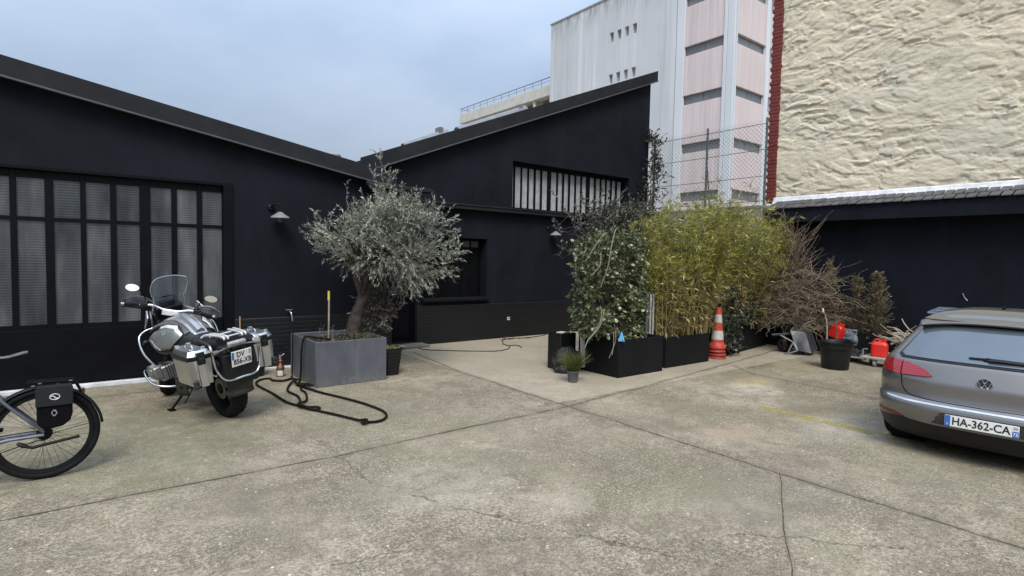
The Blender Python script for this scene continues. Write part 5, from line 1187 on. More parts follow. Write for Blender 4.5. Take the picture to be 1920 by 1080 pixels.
# ================================================================== HOSES AND CABLE
def rope_mat(name, col):
    t = NT(name); w = t.n('ShaderNodeTexVoronoi'); t.l(t.co, w.inputs['Vector']); w.inputs['Scale'].default_value = 70
    t.set(Base_Color=t.ramp(w.outputs['Distance'], [(.2, tuple(c*.5 for c in col)), (.7, tuple(c*1.6 for c in col))]), Roughness=.85); t.b.inputs['Specular IOR Level'].default_value = .12; t.bump(w.outputs['Distance'], .5, .006); return t.m
hose = [(2.95, 8.02, .60), (2.78, 8.04, .63), (2.655, 8.06, .655), (2.585, 8.08, .635), (2.555, 8.09, .45), (2.55, 8.10, .18), (2.53, 8.08, .04), (2.45, 7.92, .02), (2.49, 7.63, .02), (2.57, 7.27, .02), (2.68, 6.92, .02), (2.77, 6.59, .02), (2.82, 6.31, .02), (2.84, 6.03, .02), (2.78, 5.82, .02), (2.66, 5.70, .02), (2.55, 5.70, .02), (2.46, 5.76, .02), (2.46, 5.66, .03), (2.50, 5.72, .05), (2.46, 5.80, .03), (2.44, 5.9, .02), (2.35, 6.16, .02), (2.23, 6.46, .02), (2.13, 6.76, .02), (2.05, 7.06, .02), (2.03, 7.62, .02), (1.99, 8.12, .02), (2.02, 8.36, .02), (2.12, 8.52, .02), (2.24, 8.53, .02), (2.25, 8.38, .02), (2.36, 8.28, .02), (2.5, 8.36, .02), (2.52, 8.22, .025), (2.43, 8.10, .03), (2.30, 7.85, .02), (2.23, 7.6, .02), (2.25, 7.28, .02), (2.18, 6.95, .04), (2.12, 6.77, .05), (2.17, 6.66, .03), (2.27, 6.63, .02), (2.28, 6.55, .02), (2.2, 6.52, .02), (2.13, 6.63, .05), (2.10, 6.78, .05), (2.27, 7.0, .02), (2.39, 7.40, .02), (2.40, 7.62, .02), (2.46, 7.80, .05), (2.53, 7.75, .05), (2.55, 7.60, .055), (2.48, 7.68, .05), (2.42, 7.9, .05), (2.47, 8.1, .06), (2.52, 8.0, .06)]
q = MB(); q.tube(curve_pts(hose, 5), .0140, 8); tag(q.build('garden_hose', rope_mat('braided dark hose', (.010, .008, .0062)), None, smooth=True), 'dark braided hose looped over the concrete in front of the grey planter', 'hose')
q = MB(); q.tube(curve_pts([(2.60, 8.6, .64), (2.575, 8.58, .60), (2.57, 8.55, .3), (2.55, 8.5, .03), (2.50, 8.4, .05)], 5), .009, 6); tag(q.build('hanging_cable', MAT['rubber'], None, smooth=True), 'thin black cable hanging down the left side of the grey planter', 'cable')
cab = [(5.4, 9.9), (5.46, 9.68), (5.68, 9.44), (6.09, 9.12), (6.53, 8.86), (6.89, 8.95), (7.13, 9.2), (7.2, 9.5), (7.42, 9.81), (7.61, 10.07), (7.9, 10.1), (8.22, 10.02), (8.66, 10.07), (9.1, 10.25)]
q = MB(); q.tube(curve_pts([(x, y, .010) for x, y in cab], 5), .009, 6); q.tube(curve_pts([(7.15, 9.24, .012), (7.34, 9.24, .010), (7.3, 9.05, .010), (7.22, 8.91, .010)], 4), .009, 6)
for k in range(9): p = Vector((7.5+k*.09, 10.0+.05*math.sin(k*2.2), .012)); q.tube(walk(p, (1, rnd.uniform(-.6, .6), 0), .22, 3, .1), .007, 5)
for i in range(len(q.v)): q.v[i] = (q.v[i][0], q.v[i][1], max(.002, q.v[i][2]))
tag(q.build('ground_cable', M('brown cable', (.045, .032, .022), .8), None, smooth=True), 'thin brown cable curving over the ground in front of the low black window', 'cable')

# ================================================================== WALL LAMPS, TAP, CAMERA
def barn_lamp(x, y, z, label):
    o = thing('wall_lamp', label, 'wall lamp', (x, y, z), group='gooseneck barn lamps on the black walls')
    q = MB(); q.lathe([(.055, 0), (.055, -.02), (.03, -.045), (.001, -.045)], (-.09, 0, .10), 'y', 18); q.build('wall_plate', MAT['black_paint'], o, smooth=True)
    q = MB(); q.tube(curve_pts([(-.09, -.04, .10), (-.085, -.10, .14), (-.03, -.16, .155), (.0, -.17, .12), (0, -.17, .06)], 5), .0125, 8); q.tube([(0, -.17, .06), (0, -.17, .02)], .03, 12); q.build('arm', MAT['black_paint'], o, smooth=True)
    q = MB(); q.lathe([(.032, .03), (.05, .015), (.075, -.005), (.125, -.035), (.14, -.06), (.137, -.064), (.122, -.04), (.07, -.012), (.03, .0)], (0, -.17, 0), n=28, cap=False); q.build('shade', M('pale grey enamel', (.20, .205, .215), .45, 0, .15, 8), o, smooth=True)
    q = MB(); q.lathe([(.001, 0), (.034, -.01), (.036, -.07), (.026, -.10), (.001, -.11)], (0, -.17, -.02), n=16); q.build('glass', M('frosted lamp glass', (.10, .10, .105), .2), o, smooth=True); return o
barn_lamp(2.56, YL, 2.43, 'pale shaded gooseneck lamp on the black wall right of the glass front')
barn_lamp(9.21, YB, 2.46, 'pale shaded gooseneck lamp under the ledge of the barred high window')
tp_ = thing('wall_tap', 'pale metal garden tap on the black wall above the grey planter edge', 'tap', (2.73, YL, .86))
q = MB(); q.tube([(0, 0, .035), (0, -.07, .035)], .013, 8); q.tube(curve_pts([(0, -.06, .035), (.01, -.11, .03), (.02, -.125, -.03), (.03, -.13, -.10)], 4), [.016]*4+[.014]*4+[.012]*4+[.012], 8); q.build('spout', MAT['chrome'], tp_, smooth=True)
q = MB(); q.tube([(0, -.07, .04), (0, -.075, .075)], .007, 6); q.obox((-.01, -.075, .078), (.10, .014, .012)); q.build('lever', MAT['chrome'], tp_)
ts_ = thing('wall_socket', 'small pale weatherproof socket low on the brick plinth below the lamp', 'socket', (7.93, YB-.031, .44))
q = MB(); q.obox((0, -.012, 0), (.07, .024, .07)); q.build('box', MAT['white_plastic'], ts_, bevel=.006)
q = MB(); q.obox((0, -.03, .012), (.06, .012, .045), Matrix.Rotation(R(24), 3, 'X')); q.build('cover', MAT['grey_metal'], ts_, bevel=.004)
cm_ = thing('security_light', 'black round spotlight with a bright rim under the eave behind the olive top', 'spotlight', (4.06, YL-.02, 3.0))
q = MB(); q.tube([(0, .02, .02), (.0, -.10, .02)], .014, 8); q.build('bracket', MAT['black_paint'], cm_, smooth=True)
q = MB(); q.tube([(-.10, -.13, .055), (.03, -.17, -.01), (.05, -.178, -.02)], [.05, .062, .066], 18); q.build('housing', MAT['black_paint'], cm_, smooth=True, ang=50)
q = MB(); fr_ = Vector((.13, -.04, -.065)).normalized(); q.tube([Vector((.05, -.178, -.02)), Vector((.05, -.178, -.02))+fr_*.012], [.068, .066], 18); q.build('rim', MAT['grey_metal'], cm_, smooth=True, ang=50)

# ================================================================== THINGS BEHIND THE MOTORCYCLE
bk = thing('bucket', 'black plastic bucket standing against the plinth behind the motorcycle case', 'bucket', (2.14, 8.93, 0))
q = MB(); q.lathe([(.001, .005), (.125, 0), (.155, .30), (.165, .305), (.165, .325), (.150, .325), (.12, .02), (.001, .02)], n=26, cap=False); q.build('body', MAT['black_plastic'], bk, smooth=True, ang=45)
q = MB(); q.tube(curve_pts([(-.16, 0, .30), (-.12, -.1, .27), (0, -.17, .24), (.12, -.1, .27), (.16, 0, .30)], 5), .004, 5); q.build('handle', MAT['grey_metal'], bk, smooth=True)
br = thing('broom', 'broom with a brown wooden handle leaning on the wall behind the motorcycle', 'broom', (1.98, 9.12, 0))
q = MB(); q.tube([(.0, -.02, .10), (.03, .15, .86)], .0125, 8); q.build('handle', M('brown handle', (.28, .15, .07), .6), br, smooth=True)
q = MB(); q.obox((0, -.03, .06), (.30, .05, .11)); q.build('head', MAT['black_plastic'], br, bevel=.008)
dp = thing('dustpan', 'teal plastic shovel pan standing between the motorcycle wheel and the bucket', 'dustpan', (1.86, 8.35, 0))
q = MB(); q.grid(lambda u, v: ((u-.5)*(.18+.06*v), .10-.16*v+.04*math.cos((u-.5)*3.1), .02+.30*v-.10*v*abs(u-.5)), 10, 8); q.build('pan', M('teal plastic', (.10, .27, .25), .5), dp, smooth=True, solid=.006)
q = MB(); q.tube([(0, .02, .25), (0, .12, .42)], .012, 8); q.build('handle', M('dark teal plastic', (.05, .12, .12), .5), dp, smooth=True)
gl = thing('garden_lantern', 'small rusty copper lantern with a white base by the brick plinth', 'lantern', (2.44, 8.70, 0))
MAT['copper'] = M('rusty copper', (.20, .085, .045), .5, .6, .3, 20)
q = MB(); q.lathe([(.055, .012), (.06, .02), (.052, .09), (.05, .10)], n=16); q.build('base', MAT['white_paint'], gl, smooth=True)
q = MB(); q.lathe([(.058, .10), (.062, .11), (.05, .15), (.026, .18), (.02, .215), (.03, .23), (.018, .25), (.012, .29)], n=16); q.lathe([(.064, .0), (.064, .012)], n=16)
for k in range(4):
    a = k*math.pi/2+.4; q.tube([(.06*math.cos(a), .06*math.sin(a), .01), (.062*math.cos(a), .062*math.sin(a), .11)], .005, 5)
q.build('frame', MAT['copper'], gl, smooth=True)
q = MB(); q.tube(curve_pts([(0, 0, .28), (.012, 0, .31), (.03, -.01, .32), (.05, -.01, .335)], 4), .008, 6); q.tube([(-.012, 0, .26), (-.014, 0, .32)], .01, 6); q.build('hook', MAT['grey_metal'], gl, smooth=True)

# ================================================================== BLACK PLANTERS AND HEDGE
MAT['planter_black'] = stucco('black planter', (.0072, .0075, .0085), .35)
def black_planter(label, x0, x1, y0, y1, h, rot=0):
    cx_, cy_ = (x0+x1)/2, (y0+y1)/2; o = thing('planter_box', label, 'planter', (cx_, cy_, 0), (0, 0, rot), 'square black planters along the hedge'); a, b = (x1-x0)/2, (y1-y0)/2
    q = open_box(-a, a, -b, b, h, .03); q.build('shell', MAT['planter_black'], o, bevel=.010)
    q = MB(); q.grid(lambda u, v: (-a+.03+(2*a-.06)*u, -b+.03+(2*b-.06)*v, h-.08+.03*noise.noise(Vector((u*5, v*5, h)))), 12, 12); q.build('soil', MAT['soil'], o, smooth=True); return o
black_planter('black planter at the front corner, holding the ivy bush', 6.66, 7.76, 5.84, 6.72, .59)
black_planter('black planter left of the traffic cone, holding the tall straw coloured bamboo', 7.98, 9.27, 5.95, 6.75, .53)
black_planter('dark planter right of the traffic cone with ivy spilling over its edge', 9.98, 12.25, 6.28, 7.05, .55, R(9))
MAT['ivy_leaf'] = leaf_mat('ivy leaves', [(0, (.050, .064, .024)), (.4, (.125, .15, .060)), (.75, (.235, .265, .135)), (1, (.44, .47, .30))], .15, .32, .6)
MAT['ivy_dark'] = leaf_mat('dark ivy leaves', [(0, (.020, .025, .016)), (.5, (.050, .060, .040)), (1, (.16, .18, .13))], .1, .42, .5)
def ivy_fill(o, org, n_tw, fn, L, W, mat, k=7, tl=(.08, .2), part_name='foliage', tm=None, droop=-.05, shape='round', r=.0035):
    P = []; D = []; T_ = []; B_ = []
    i = 0
    while i < n_tw:
        c, d = fn(); i += 1
        if c is None: continue
        if B_ and tm:                                        # every twig springs from its nearest neighbour
            A_ = np.array(B_); b = Vector(B_[int(((A_-np.array(c))**2).sum(1).argmin())]); T_.append([b, b.lerp(c, .5)+Vector((0, 0, .015)), c.copy()])
        B_.append(tuple(c))
        ln = walk(c, d, rnd.uniform(*tl), 4, .25, droop); T_.append(ln); a_, b_ = along(ln, k, .95); P += a_; D += b_
    leaves(part_name, mat, o, P, D, L, W, shape, .8, org)
    if tm: twigs('stems', tm, o, T_, r, .0015, 3, org)
iv = thing('ivy_bush', 'dense green ivy bush with bare looping stems, overhanging the front black planter', 'shrub', (7.1, 6.25, .52)); OI = (7.1, 6.25, .52)
def ivf():
    # a bulging block leaning to the left, fuller at its surface
    d = Vector((rnd.gauss(0, 1), rnd.gauss(0, 1), rnd.gauss(0, 1))).normalized(); f_ = rnd.random()**.33
    m_ = max(abs(d.x), abs(d.y), abs(d.z)); d2 = d.lerp(d/m_, .55); c = Vector((6.84+.80*d2.x*f_, 6.30+.44*d2.y*f_, 1.36+.84*d2.z*f_))
    c.x += .9*(c.y-6.2); c += Vector((noise.noise(c*2.2), noise.noise(c*2.2+Vector((7, 0, 0))), noise.noise(c*2.2+Vector((0, 7, 0)))))*.19
    e = c.x-.9*(c.y-6.2)
    if c.z > 2.02+.5*max(0, min(1, (e-6.1)/.8))-max(0, e-7.1)*.6: return None, None
    if c.z < .72 and c.x < 6.6: return None, None
    if c.z < 1.2 and e < 6.08-.1*(c.z-.7): return None, None
    if c.z < 1.05 and c.y < 5.95 and c.x > 6.5: return None, None
    if noise.noise(c*3.1+Vector((2, 2, 2))) < -.22: return None, None
    return c, d+Vector((0, -.25, .2))
ivy_fill(iv, OI, 2300, ivf, .058, .048, MAT['ivy_leaf'], 7, (.08, .2), 'foliage', MAT['twig'])
T_ = [curve_pts(c, 6) for c in ([(5.90, 5.86, 1.80), (5.93, 5.76, 1.95), (6.06, 5.74, 2.12), (6.24, 5.78, 2.23), (6.3, 5.95, 2.2)], [(6.24, 5.86, 1.42), (6.25, 5.74, 1.72), (6.29, 5.72, 2.01), (6.41, 5.76, 2.26), (6.49, 5.78, 2.30), (6.58, 5.82, 2.22)], [(5.98, 5.80, 1.60), (6.07, 5.73, 1.74), (6.14, 5.78, 1.90)], [(5.78, 5.70, .56), (5.83, 5.70, .66), (5.96, 5.68, .80), (6.08, 5.68, .98), (6.18, 5.80, 1.15)], [(5.86, 5.73, .66), (6.05, 5.68, .86), (6.23, 5.76, 1.10)], [(6.36, 5.76, .36), (6.38, 5.72, .48), (6.45, 5.72, .64), (6.52, 5.82, .86)], [(6.42, 5.76, .40), (6.43, 5.74, .56), (6.46, 5.78, .75)])]
twigs('bare_stems', M('greenish bare stems', (.24, .225, .165), .8, 0, .25), iv, T_, .0062, .0038, 6, OI)
cl = thing('wall_creeper', 'dark leafy creeper rising behind the ivy bush in front of the barred high window', 'climbing plant', (8.0, 7.3, .1)); OCL = (8.0, 7.3, .1)
def clf():
    c = Vector((7.95+rnd.gauss(0, .42), 7.2+rnd.gauss(0, .3), 2.35+rnd.gauss(0, .36))); c.x += (c.z-2.4)*.05
    if c.z > 3.02+.22*noise.noise(Vector((c.x*5, 0, 1))) or c.z < 1.2: return None, None
    if c.z > 2.75 and rnd.random() < .5: return None, None
    return c, Vector((rnd.gauss(0, .6), rnd.gauss(0, .6)-.2, .6))
ivy_fill(cl, OCL, 900, clf, .050, .032, MAT['ivy_dark'], 7, (.1, .28), 'foliage', MAT['twig'])
twigs('vine_stems', MAT['twig'], cl, [walk((8.0+rnd.uniform(-.2, .2), 7.3, .1), (rnd.gauss(0, .12), rnd.gauss(0, .08), 1), rnd.uniform(2.4, 3.0), 10, .07) for k in range(10)], .014, .005, 5, OCL)
vn = thing('corner_vine', 'dark leafy vine climbing the fence post at the corner of the gable wall', 'climbing plant', (12.62, 10.1, 1.0)); OV = (12.62, 10.1, 1.0)
def vnf():
    z = rnd.uniform(2.2, 5.35); w = .22+.16*math.sin(z*2.1)+(.28 if z < 3.4 else 0)-(.12 if z > 4.9 else 0); x = 12.66+rnd.gauss(0, 1)*max(.08, w*.55)+(.14 if z > 4.8 else 0)+.10*math.sin(z*3.3); c = Vector((x, 10.12+rnd.gauss(0, .12), z))
    if noise.noise(c*3.2) < -.1: return None, None
    if c.x > 12.75 and c.z < 3.1: return None, None
    return c, Vector((rnd.gauss(0, .7), rnd.gauss(0, .4)-.2, .4))
ivy_fill(vn, OV, 560, vnf, .058, .040, MAT['ivy_dark'], 7, (.1, .26), 'foliage', MAT['twig'])
twigs('vine_stems', MAT['twig'], vn, [walk((12.6+rnd.uniform(-.08, .08), 10.12, 1.0), (rnd.gauss(0.02, .04), 0, 1), rnd.uniform(3.4, 4.2), 12, .06) for k in range(7)], .016, .005, 5, OV)

# bamboo: culms, side shoots and blades, greener on top and straw coloured below
MAT['bamboo_leaf'] = leaf_mat('bamboo leaves', [(0, (.125, .140, .018)), (.4, (.275, .285, .040)), (.8, (.45, .435, .085)), (1, (.72, .67, .30))], .3, .40, .5)
MAT['straw_leaf'] = leaf_mat('dry bamboo leaves', [(0, (.13, .09, .028)), (.5, (.28, .20, .062)), (.85, (.45, .34, .14)), (1, (.80, .72, .52))], .2, .36, .6)
MAT['culm'] = M('bamboo culm', (.22, .17, .06), .5, 0, .3, 6)
def bamboo(label, x0, x1, y0, y1, zb, ztop, n_c, left, right):
    org = ((x0+x1)/2, (y0+y1)/2, zb); o = thing('bamboo_clump', label, 'bamboo', org, group='bamboo hedge in black planters'); C_ = []; T_ = []; P = []; D = []; P2 = []; D2 = []
    for k in range(n_c):
        x, y = rnd.uniform(x0, x1), rnd.uniform(y0, y1); e = (x-x0)/(x1-x0)
        h = ztop(x)*rnd.uniform(.62, 1.0)-zb; lean = Vector(((e-.5)*(left if e < .5 else right)*2*rnd.uniform(.4, 1.1)+rnd.gauss(0, .05), rnd.gauss(-.06, .11), 1))
        ln = walk((x, y, zb), lean, h, 9, .045, 0); C_.append(ln)
        for j in range(int(h*9)):
            t = .06+.94*rnd.random()**.85; a = min(8, int(t*9)); p = ln[a].lerp(ln[a+1], t*9-a)
            s = walk(p, (rnd.gauss(0, 1), rnd.gauss(0, 1)-.35, .55+.5*t), rnd.uniform(.12, .34)*(1.15-.4*t), 4, .18, -.10); T_.append(s); kk = rnd.randint(6, 10); a_, b_ = along(s, kk, .7, .2, -.25)
            zr_ = (p.z-zb)/(ztop(x)-zb)+rnd.gauss(0, .13)
            if zr_ < .36: P2 += a_[:5]; D2 += [d+Vector((0, 0, -.5)) for d in b_[:5]]
            else: P += a_; D += b_
    leaves('foliage', MAT['bamboo_leaf'], o, P, D, .115, .0145, 'narrow', .4, org); leaves('dry_foliage', MAT['straw_leaf'], o, P2, D2, .115, .0155, 'narrow', .2, org)
    twigs('canes', MAT['culm'], o, C_, .008, .003, 4, org); twigs('side_shoots', MAT['culm'], o, T_, .0025, .0012, 3, org); return o
bamboo('tall straw and green bamboo filling the planter left of the traffic cone', 7.98, 9.35, 5.98, 6.72, .46, lambda x: 2.55+.48*min(1, (x-7.9)/.9)+.14*noise.noise(Vector((x*2.3, 1, 0))), 165, .16, .10)
bamboo('tall green bamboo rising to the right of and behind the traffic cone', 9.45, 12.3, 6.2, 6.95, .46, lambda x: 3.06-.40*max(0, x-11.3)+.14*noise.noise(Vector((x*2.3, 4, 0))), 250, .05, .10)
bt = thing('bamboo_shoots', 'sparse tall bamboo tips reaching up over the hedge in front of the wire fence', 'bamboo', (10.2, 6.6, .5)); P = []; D = []; T_ = []
for k in range(34):
    x = rnd.uniform(8.9, 12.0); ln = walk((x, rnd.uniform(6.3, 6.9), 1.9), (rnd.gauss(0, .08), rnd.gauss(0, .05), 1), rnd.uniform(1.0, 1.6), 8, .05); T_.append(ln)
    for j in range(8):
        s = walk(ln[rnd.randint(3, 8)], (rnd.gauss(0, 1), rnd.gauss(0, .6), .6), .18, 3, .15, -.05); T_.append(s); a_, b_ = along(s, 4, .7); P += a_; D += b_
leaves('foliage', MAT['bamboo_leaf'], bt, P, D, .10, .013, 'narrow', .4, (10.2, 6.6, .5)); twigs('canes', MAT['culm'], bt, T_, .004, .0015, 3, (10.2, 6.6, .5))
di = thing('ivy_plant', 'dark ivy spilling over the planter to the right of the traffic cone', 'climbing plant', (10.6, 6.4, .5))
def dif():
    c = Vector((rnd.uniform(9.85, 12.4), 0, 0)); c.y = 6.22+.16*(c.x-10)+rnd.gauss(0, .14); c.z = .62+rnd.random()**1.5*.75+.12*noise.noise(c*2)
    if c.x < 10.4 and rnd.random() < .6: c.z = rnd.uniform(.12, .7); c.y = 6.06+rnd.gauss(0, .05)+.12*(c.x-9.9)
    return c, Vector((rnd.gauss(0, .6), -.6, rnd.gauss(.1, .5)))
ivy_fill(di, (10.6, 6.4, .5), 620, dif, .055, .042, MAT['ivy_dark'], 7, (.1, .22), 'foliage', MAT['twig'])
pp = thing('pipe_pair', 'two pale upright pipes between the ivy bush and the bamboo', 'pipe', (7.82, 6.14, 0))
for dx in (-.045, .03):
    q = MB(); q.tube([(dx, 0, 0), (dx, 0, 1.26)], .017, 10); q.build('pipe', M('pale grey pipe', (.34, .335, .31), .6, 0, .2), pp, smooth=True)
q = MB(); q.box((-.12, .03, .3), (.09, .045, 1.30)); q.build('back_board', M('grey board', (.10, .10, .10), .7), pp)

# front corner details
sb = thing('nursery_pot', 'square black nursery pot left of the front black planter, behind the bag', 'flower pot', (6.47, 6.92, 0))
q = open_box(-.17, .17, -.16, .16, .605, .012); q.build('body', MAT['black_plastic'], sb, bevel=.006)
q = MB(); q.box((-.155, -.145, .01), (.155, .145, .56)); q.build('soil', MAT['soil'], sb)
q = MB(); q.obox((-.03, -.02, .61), (.16, .12, .012), Matrix.Rotation(R(20), 3, 'Z')); q.build('pot_label', MAT['white_paint'], sb)
def crumple(u, v):
    a = 2*math.pi*u; p = Vector((math.cos(a), math.sin(a), v*3)); w = (.20+.03*math.sin(v*3.1))*(1-.55*max(0, v-.8)/.2); k = 1+.20*noise.noise(p*1.6)+.10*noise.noise(p*4.5)
    return (w*k*math.cos(a), .8*w*k*math.sin(a), .40*v*(1+.08*noise.noise(p*2)))
q = MB(); q.grid(crumple, 40, 18, closed_u=True); q.add([crumple(k/40, 1) for k in range(40)], [tuple(range(40))])
def film():
    t = NT('crumpled black plastic film'); t.set(Base_Color=(.012, .013, .014), Roughness=.22); t.bump(t.noise(22, 5, .7, dist=.8), .8, .03); return t.m
MAT['film'] = film()
o = q.build('rubbish_bag', MAT['film'], None, smooth=True, ang=70); o.location = (6.33, 6.66, 0); tag(o, 'crumpled shiny black plastic bag slumped before the black nursery pot', 'bag')
q = MB(); q.obox((0, 0, .34), (.085, .018, .56), Matrix.Rotation(R(-3), 3, 'Y')); o = q.build('plant_label', MAT['white_paint'], None, bevel=.003); o.location = (6.60, 6.56, 0); tag(o, 'long white plant label stake stuck up behind the small grass pot', 'label')
gp = thing('grass_pot', 'small grey pot of spiky green grass in front of the black planter', 'potted plant', (5.88, 6.03, 0))
q = MB(); q.lathe([(.001, .004), (.068, 0), (.088, .15), (.094, .155), (.094, .172), (.084, .172), (.07, .02), (.001, .02)], n=22, cap=False); q.build('pot', M('grey plastic pot', (.085, .09, .095), .5), gp, smooth=True, ang=45)
q = MB(); q.lathe([(.001, .155), (.084, .155)], n=18, cap=False); q.build('soil', MAT['soil'], gp)
T_ = []
for k in range(520):
    a = rnd.uniform(0, 6.283); r_ = rnd.random()**.5*.06; d = Vector((math.cos(a)*rnd.uniform(.05, .8), math.sin(a)*rnd.uniform(.05, .8), 1)); T_.append(walk((r_*math.cos(a), r_*math.sin(a), .15), d, rnd.uniform(.2, .40), 5, .06, -.10))
q = MB()
for ln in T_: q.tube(ln, [.0022, .0024, .0022, .0017, .0012, .0006], 3, cap=False)
q.build('blades', leaf_mat('grass blades', [(0, (.06, .085, .018)), (.6, (.12, .15, .035)), (1, (.26, .25, .08))], .2), gp, smooth=True, fix=False)
q = MB(); q.prism([(-.05, 0, -.075), (.05, 0, -.075), (.004, 0, .075), (-.004, 0, .075)], (.004, .006, 0)); o = q.build('blue_marker', M('bright blue plastic', (.12, .40, .72), .45), None, bevel=.002); o.location = (6.68, 5.81, .655); o.rotation_euler = (0, 0, R(-52)); tag(o, 'small bright blue triangular tag on the corner of the front black planter', 'tag')

# traffic cones, stacked
MAT['cone_red'] = M('faded red cone plastic', (.44, .050, .030), .6, 0, .25, 7); MAT['cone_white'] = M('dirty white reflective band', (.46, .45, .42), .5, 0, .18, 12)
CONES = 'stacked traffic cones'; cx_, cy_ = 9.73, 6.08
for k, (zz, lb) in enumerate(((0, 'lowest red cone of the stack, only its rim showing on the concrete'), (.062, 'second red cone from the ground in the cone stack'), (.124, 'third red cone from the ground, just under the striped cone'))):
    c2 = thing('traffic_cone', lb, 'traffic cone', (cx_+.012*(k % 2), cy_, zz), (0, 0, .3*k), CONES)
    q = MB(); q.lathe([(.168-.006*k, .004), (.172-.006*k, .012), (.165-.006*k, .026), (.140, .036), (.136, .058)], n=28); q.build('base', M('worn dark red cone', (.34, .035, .022), .6, 0, .3, 9), c2, smooth=True, ang=40)
cn = thing('traffic_cone', 'red and white striped traffic cone on top of its stack, beside the bamboo planter', 'traffic cone', (cx_, cy_, .186), group=CONES)
q = MB(); q.lathe([(.155, .004), (.160, .014), (.158, .05), (.142, .075), (.126, .115), (.122, .12)], n=28); q.build('base', MAT['cone_red'], cn, smooth=True, ang=40)
H = .66
for f0, f1, mt, nm in ((0, .09, 'cone_red', 'body'), (.09, .345, 'cone_white', 'white_band'), (.345, .575, 'cone_red', 'body'), (.575, .81, 'cone_white', 'white_band'), (.81, 1, 'cone_red', 'body')):
    r0, r1 = .120-.072*f0, .120-.072*f1; e = .002 if mt == 'cone_white' else 0
    q = MB(); q.lathe([(r0+e, .12+H*f0), (r1+e, .12+H*f1)]+([(r1*.8, .12+H+.006), (.001, .12+H+.006)] if f1 == 1 else []), n=26, cap=False); q.build(nm, MAT[mt], cn, smooth=True, ang=40)

# ================================================================== BACK RIGHT CORNER
def heap(name, label, base, lines, r0, r1, mat, leafn=0, lmat=None, L=.05, W=.012):
    o = thing(name, label, 'shrub', base); twigs('branches', mat, o, lines, r0, r1, 4, base)
    if leafn:
        P = []; D = []
        for ln in lines:
            if rnd.random() < .75: a_, b_ = along(ln, leafn, .9, .3); P += a_; D += b_
        leaves('dry_leaves', lmat, o, P, D, L, W, 'narrow', .3, base)
    return o
MAT['dry_leaf'] = leaf_mat('withered leaves', [(0, (.06, .045, .025)), (.55, (.15, .11, .06)), (.9, (.26, .20, .11)), (1, (.48, .42, .28))], .15, .6)
MAT['dead_twig'] = M('dead grey brown twigs', (.19, .145, .105), .85, 0, .45, 3, spec=.2)
LN = []
for k in range(820):
    c = Vector((12.15+rnd.gauss(0, .38), 5.72+rnd.gauss(0, .34), .55+abs(rnd.gauss(0, .62)))); c.z = min(c.z, 1.75-.35*abs(c.y-5.9)); a = rnd.uniform(0, 6.283)
    LN.append(walk(c, (math.cos(a), math.sin(a)-.3, rnd.uniform(-.5, .9)), rnd.uniform(.25, .75), 6, .22, -.06))
for k in range(230):
    c = Vector((12.3+rnd.gauss(0, .18), 6.1+rnd.gauss(0, .16), rnd.uniform(1.3, 2.2))); LN.append(walk(c, (rnd.gauss(-.1, .35), rnd.gauss(-.15, .4), 1), rnd.uniform(.5, 1.0), 6, .16))
for k in range(8): LN.append(walk((12.0, 5.9+rnd.gauss(0, .2), .9), (-.2, -.5+rnd.gauss(0, .3), .9), rnd.uniform(.8, 1.4), 9, .22, -.06))
heap('dead_brush', 'tangled heap of dead brown branches and withered climbers right of the bamboo', (12.1, 5.8, 0), LN, .0065, .0022, MAT['dead_twig'], 7, MAT['dry_leaf'])
def dried_tree(label, x, y, zb, zt, w, n_t):
    L_ = [[Vector((x, y, zb)), Vector((x, y, (zb+zt)/2)), Vector((x+.02, y, zt))]]
    for k in range(n_t):
        f_ = rnd.random(); z = zb+(zt-zb)*f_; ww = w*(1-.75*f_**1.6); a = rnd.uniform(0, 6.283); L_.append(walk((x, y, z-.1), (math.cos(a)*ww*3, math.sin(a)*ww*3, .9), ww*rnd.uniform(.9, 1.5)+.08, 4, .2))
    return heap('dried_conifer', label, (x, y, zb), L_, .004, .0015, MAT['dead_twig'], 13, leaf_mat('browned conifer scales', [(0, (.08, .062, .03)), (.5, (.16, .125, .062)), (1, (.30, .245, .14))], .1, .7), .05, .016)
dried_tree('shorter dried conifer, left of the tall one, against the dark shed wall', 12.66, 4.80, .42, 1.55, .25, 300)
dried_tree('taller dried conifer, nearest the car, against the dark shed wall', 12.7, 4.44, .42, 1.66, .27, 360)
dried_tree('round topped withered shrub between the dead brush and the dried conifers', 12.4, 5.22, .35, 1.95, .24, 200)
# planters at the back
o = thing('planter_box', 'low black open box below the dried conifers, beside the small trolley', 'planter', (12.72, 4.36, 0), group=None)
q = open_box(-.30, .30, -.40, .40, .49, .02); q.build('shell', MAT['planter_black'], o, bevel=.006); q = MB(); q.box((-.27, -.37, .01), (.27, .37, .42)); q.build('soil', MAT['soil'], o)
o = thing('planter_box', 'low black planter in the back corner behind the wheelbarrow', 'planter', (12.72, 5.75, 0)); q = open_box(-.3, .3, -.85, .85, .46, .025); q.build('shell', MAT['planter_black'], o, bevel=.008); q = MB(); q.box((-.27, -.82, .01), (.27, .82, .40)); q.build('soil', MAT['soil'], o)
L_ = [walk((12.35+rnd.uniform(-.25, .1), 3.75+rnd.uniform(-.5, .25), .35+rnd.uniform(0, .2)), (rnd.uniform(-.3, .2), rnd.choice((-1, 1))*rnd.uniform(.3, 1), rnd.uniform(-.15, .35)), rnd.uniform(.3, .62), 6, .16, -.04) for k in range(52)]
L_ += [walk((12.3+rnd.uniform(-.2, .2), 3.6+rnd.uniform(-.3, .3), .02), (rnd.gauss(0, .3), rnd.gauss(0, .5), 1), .42, 5, .15) for k in range(14)]
heap('branch_pile', 'pile of pale cut branches between the dried conifer and the car', (12.3, 3.65, 0), L_, .013, .008, MAT['pale_twig'])
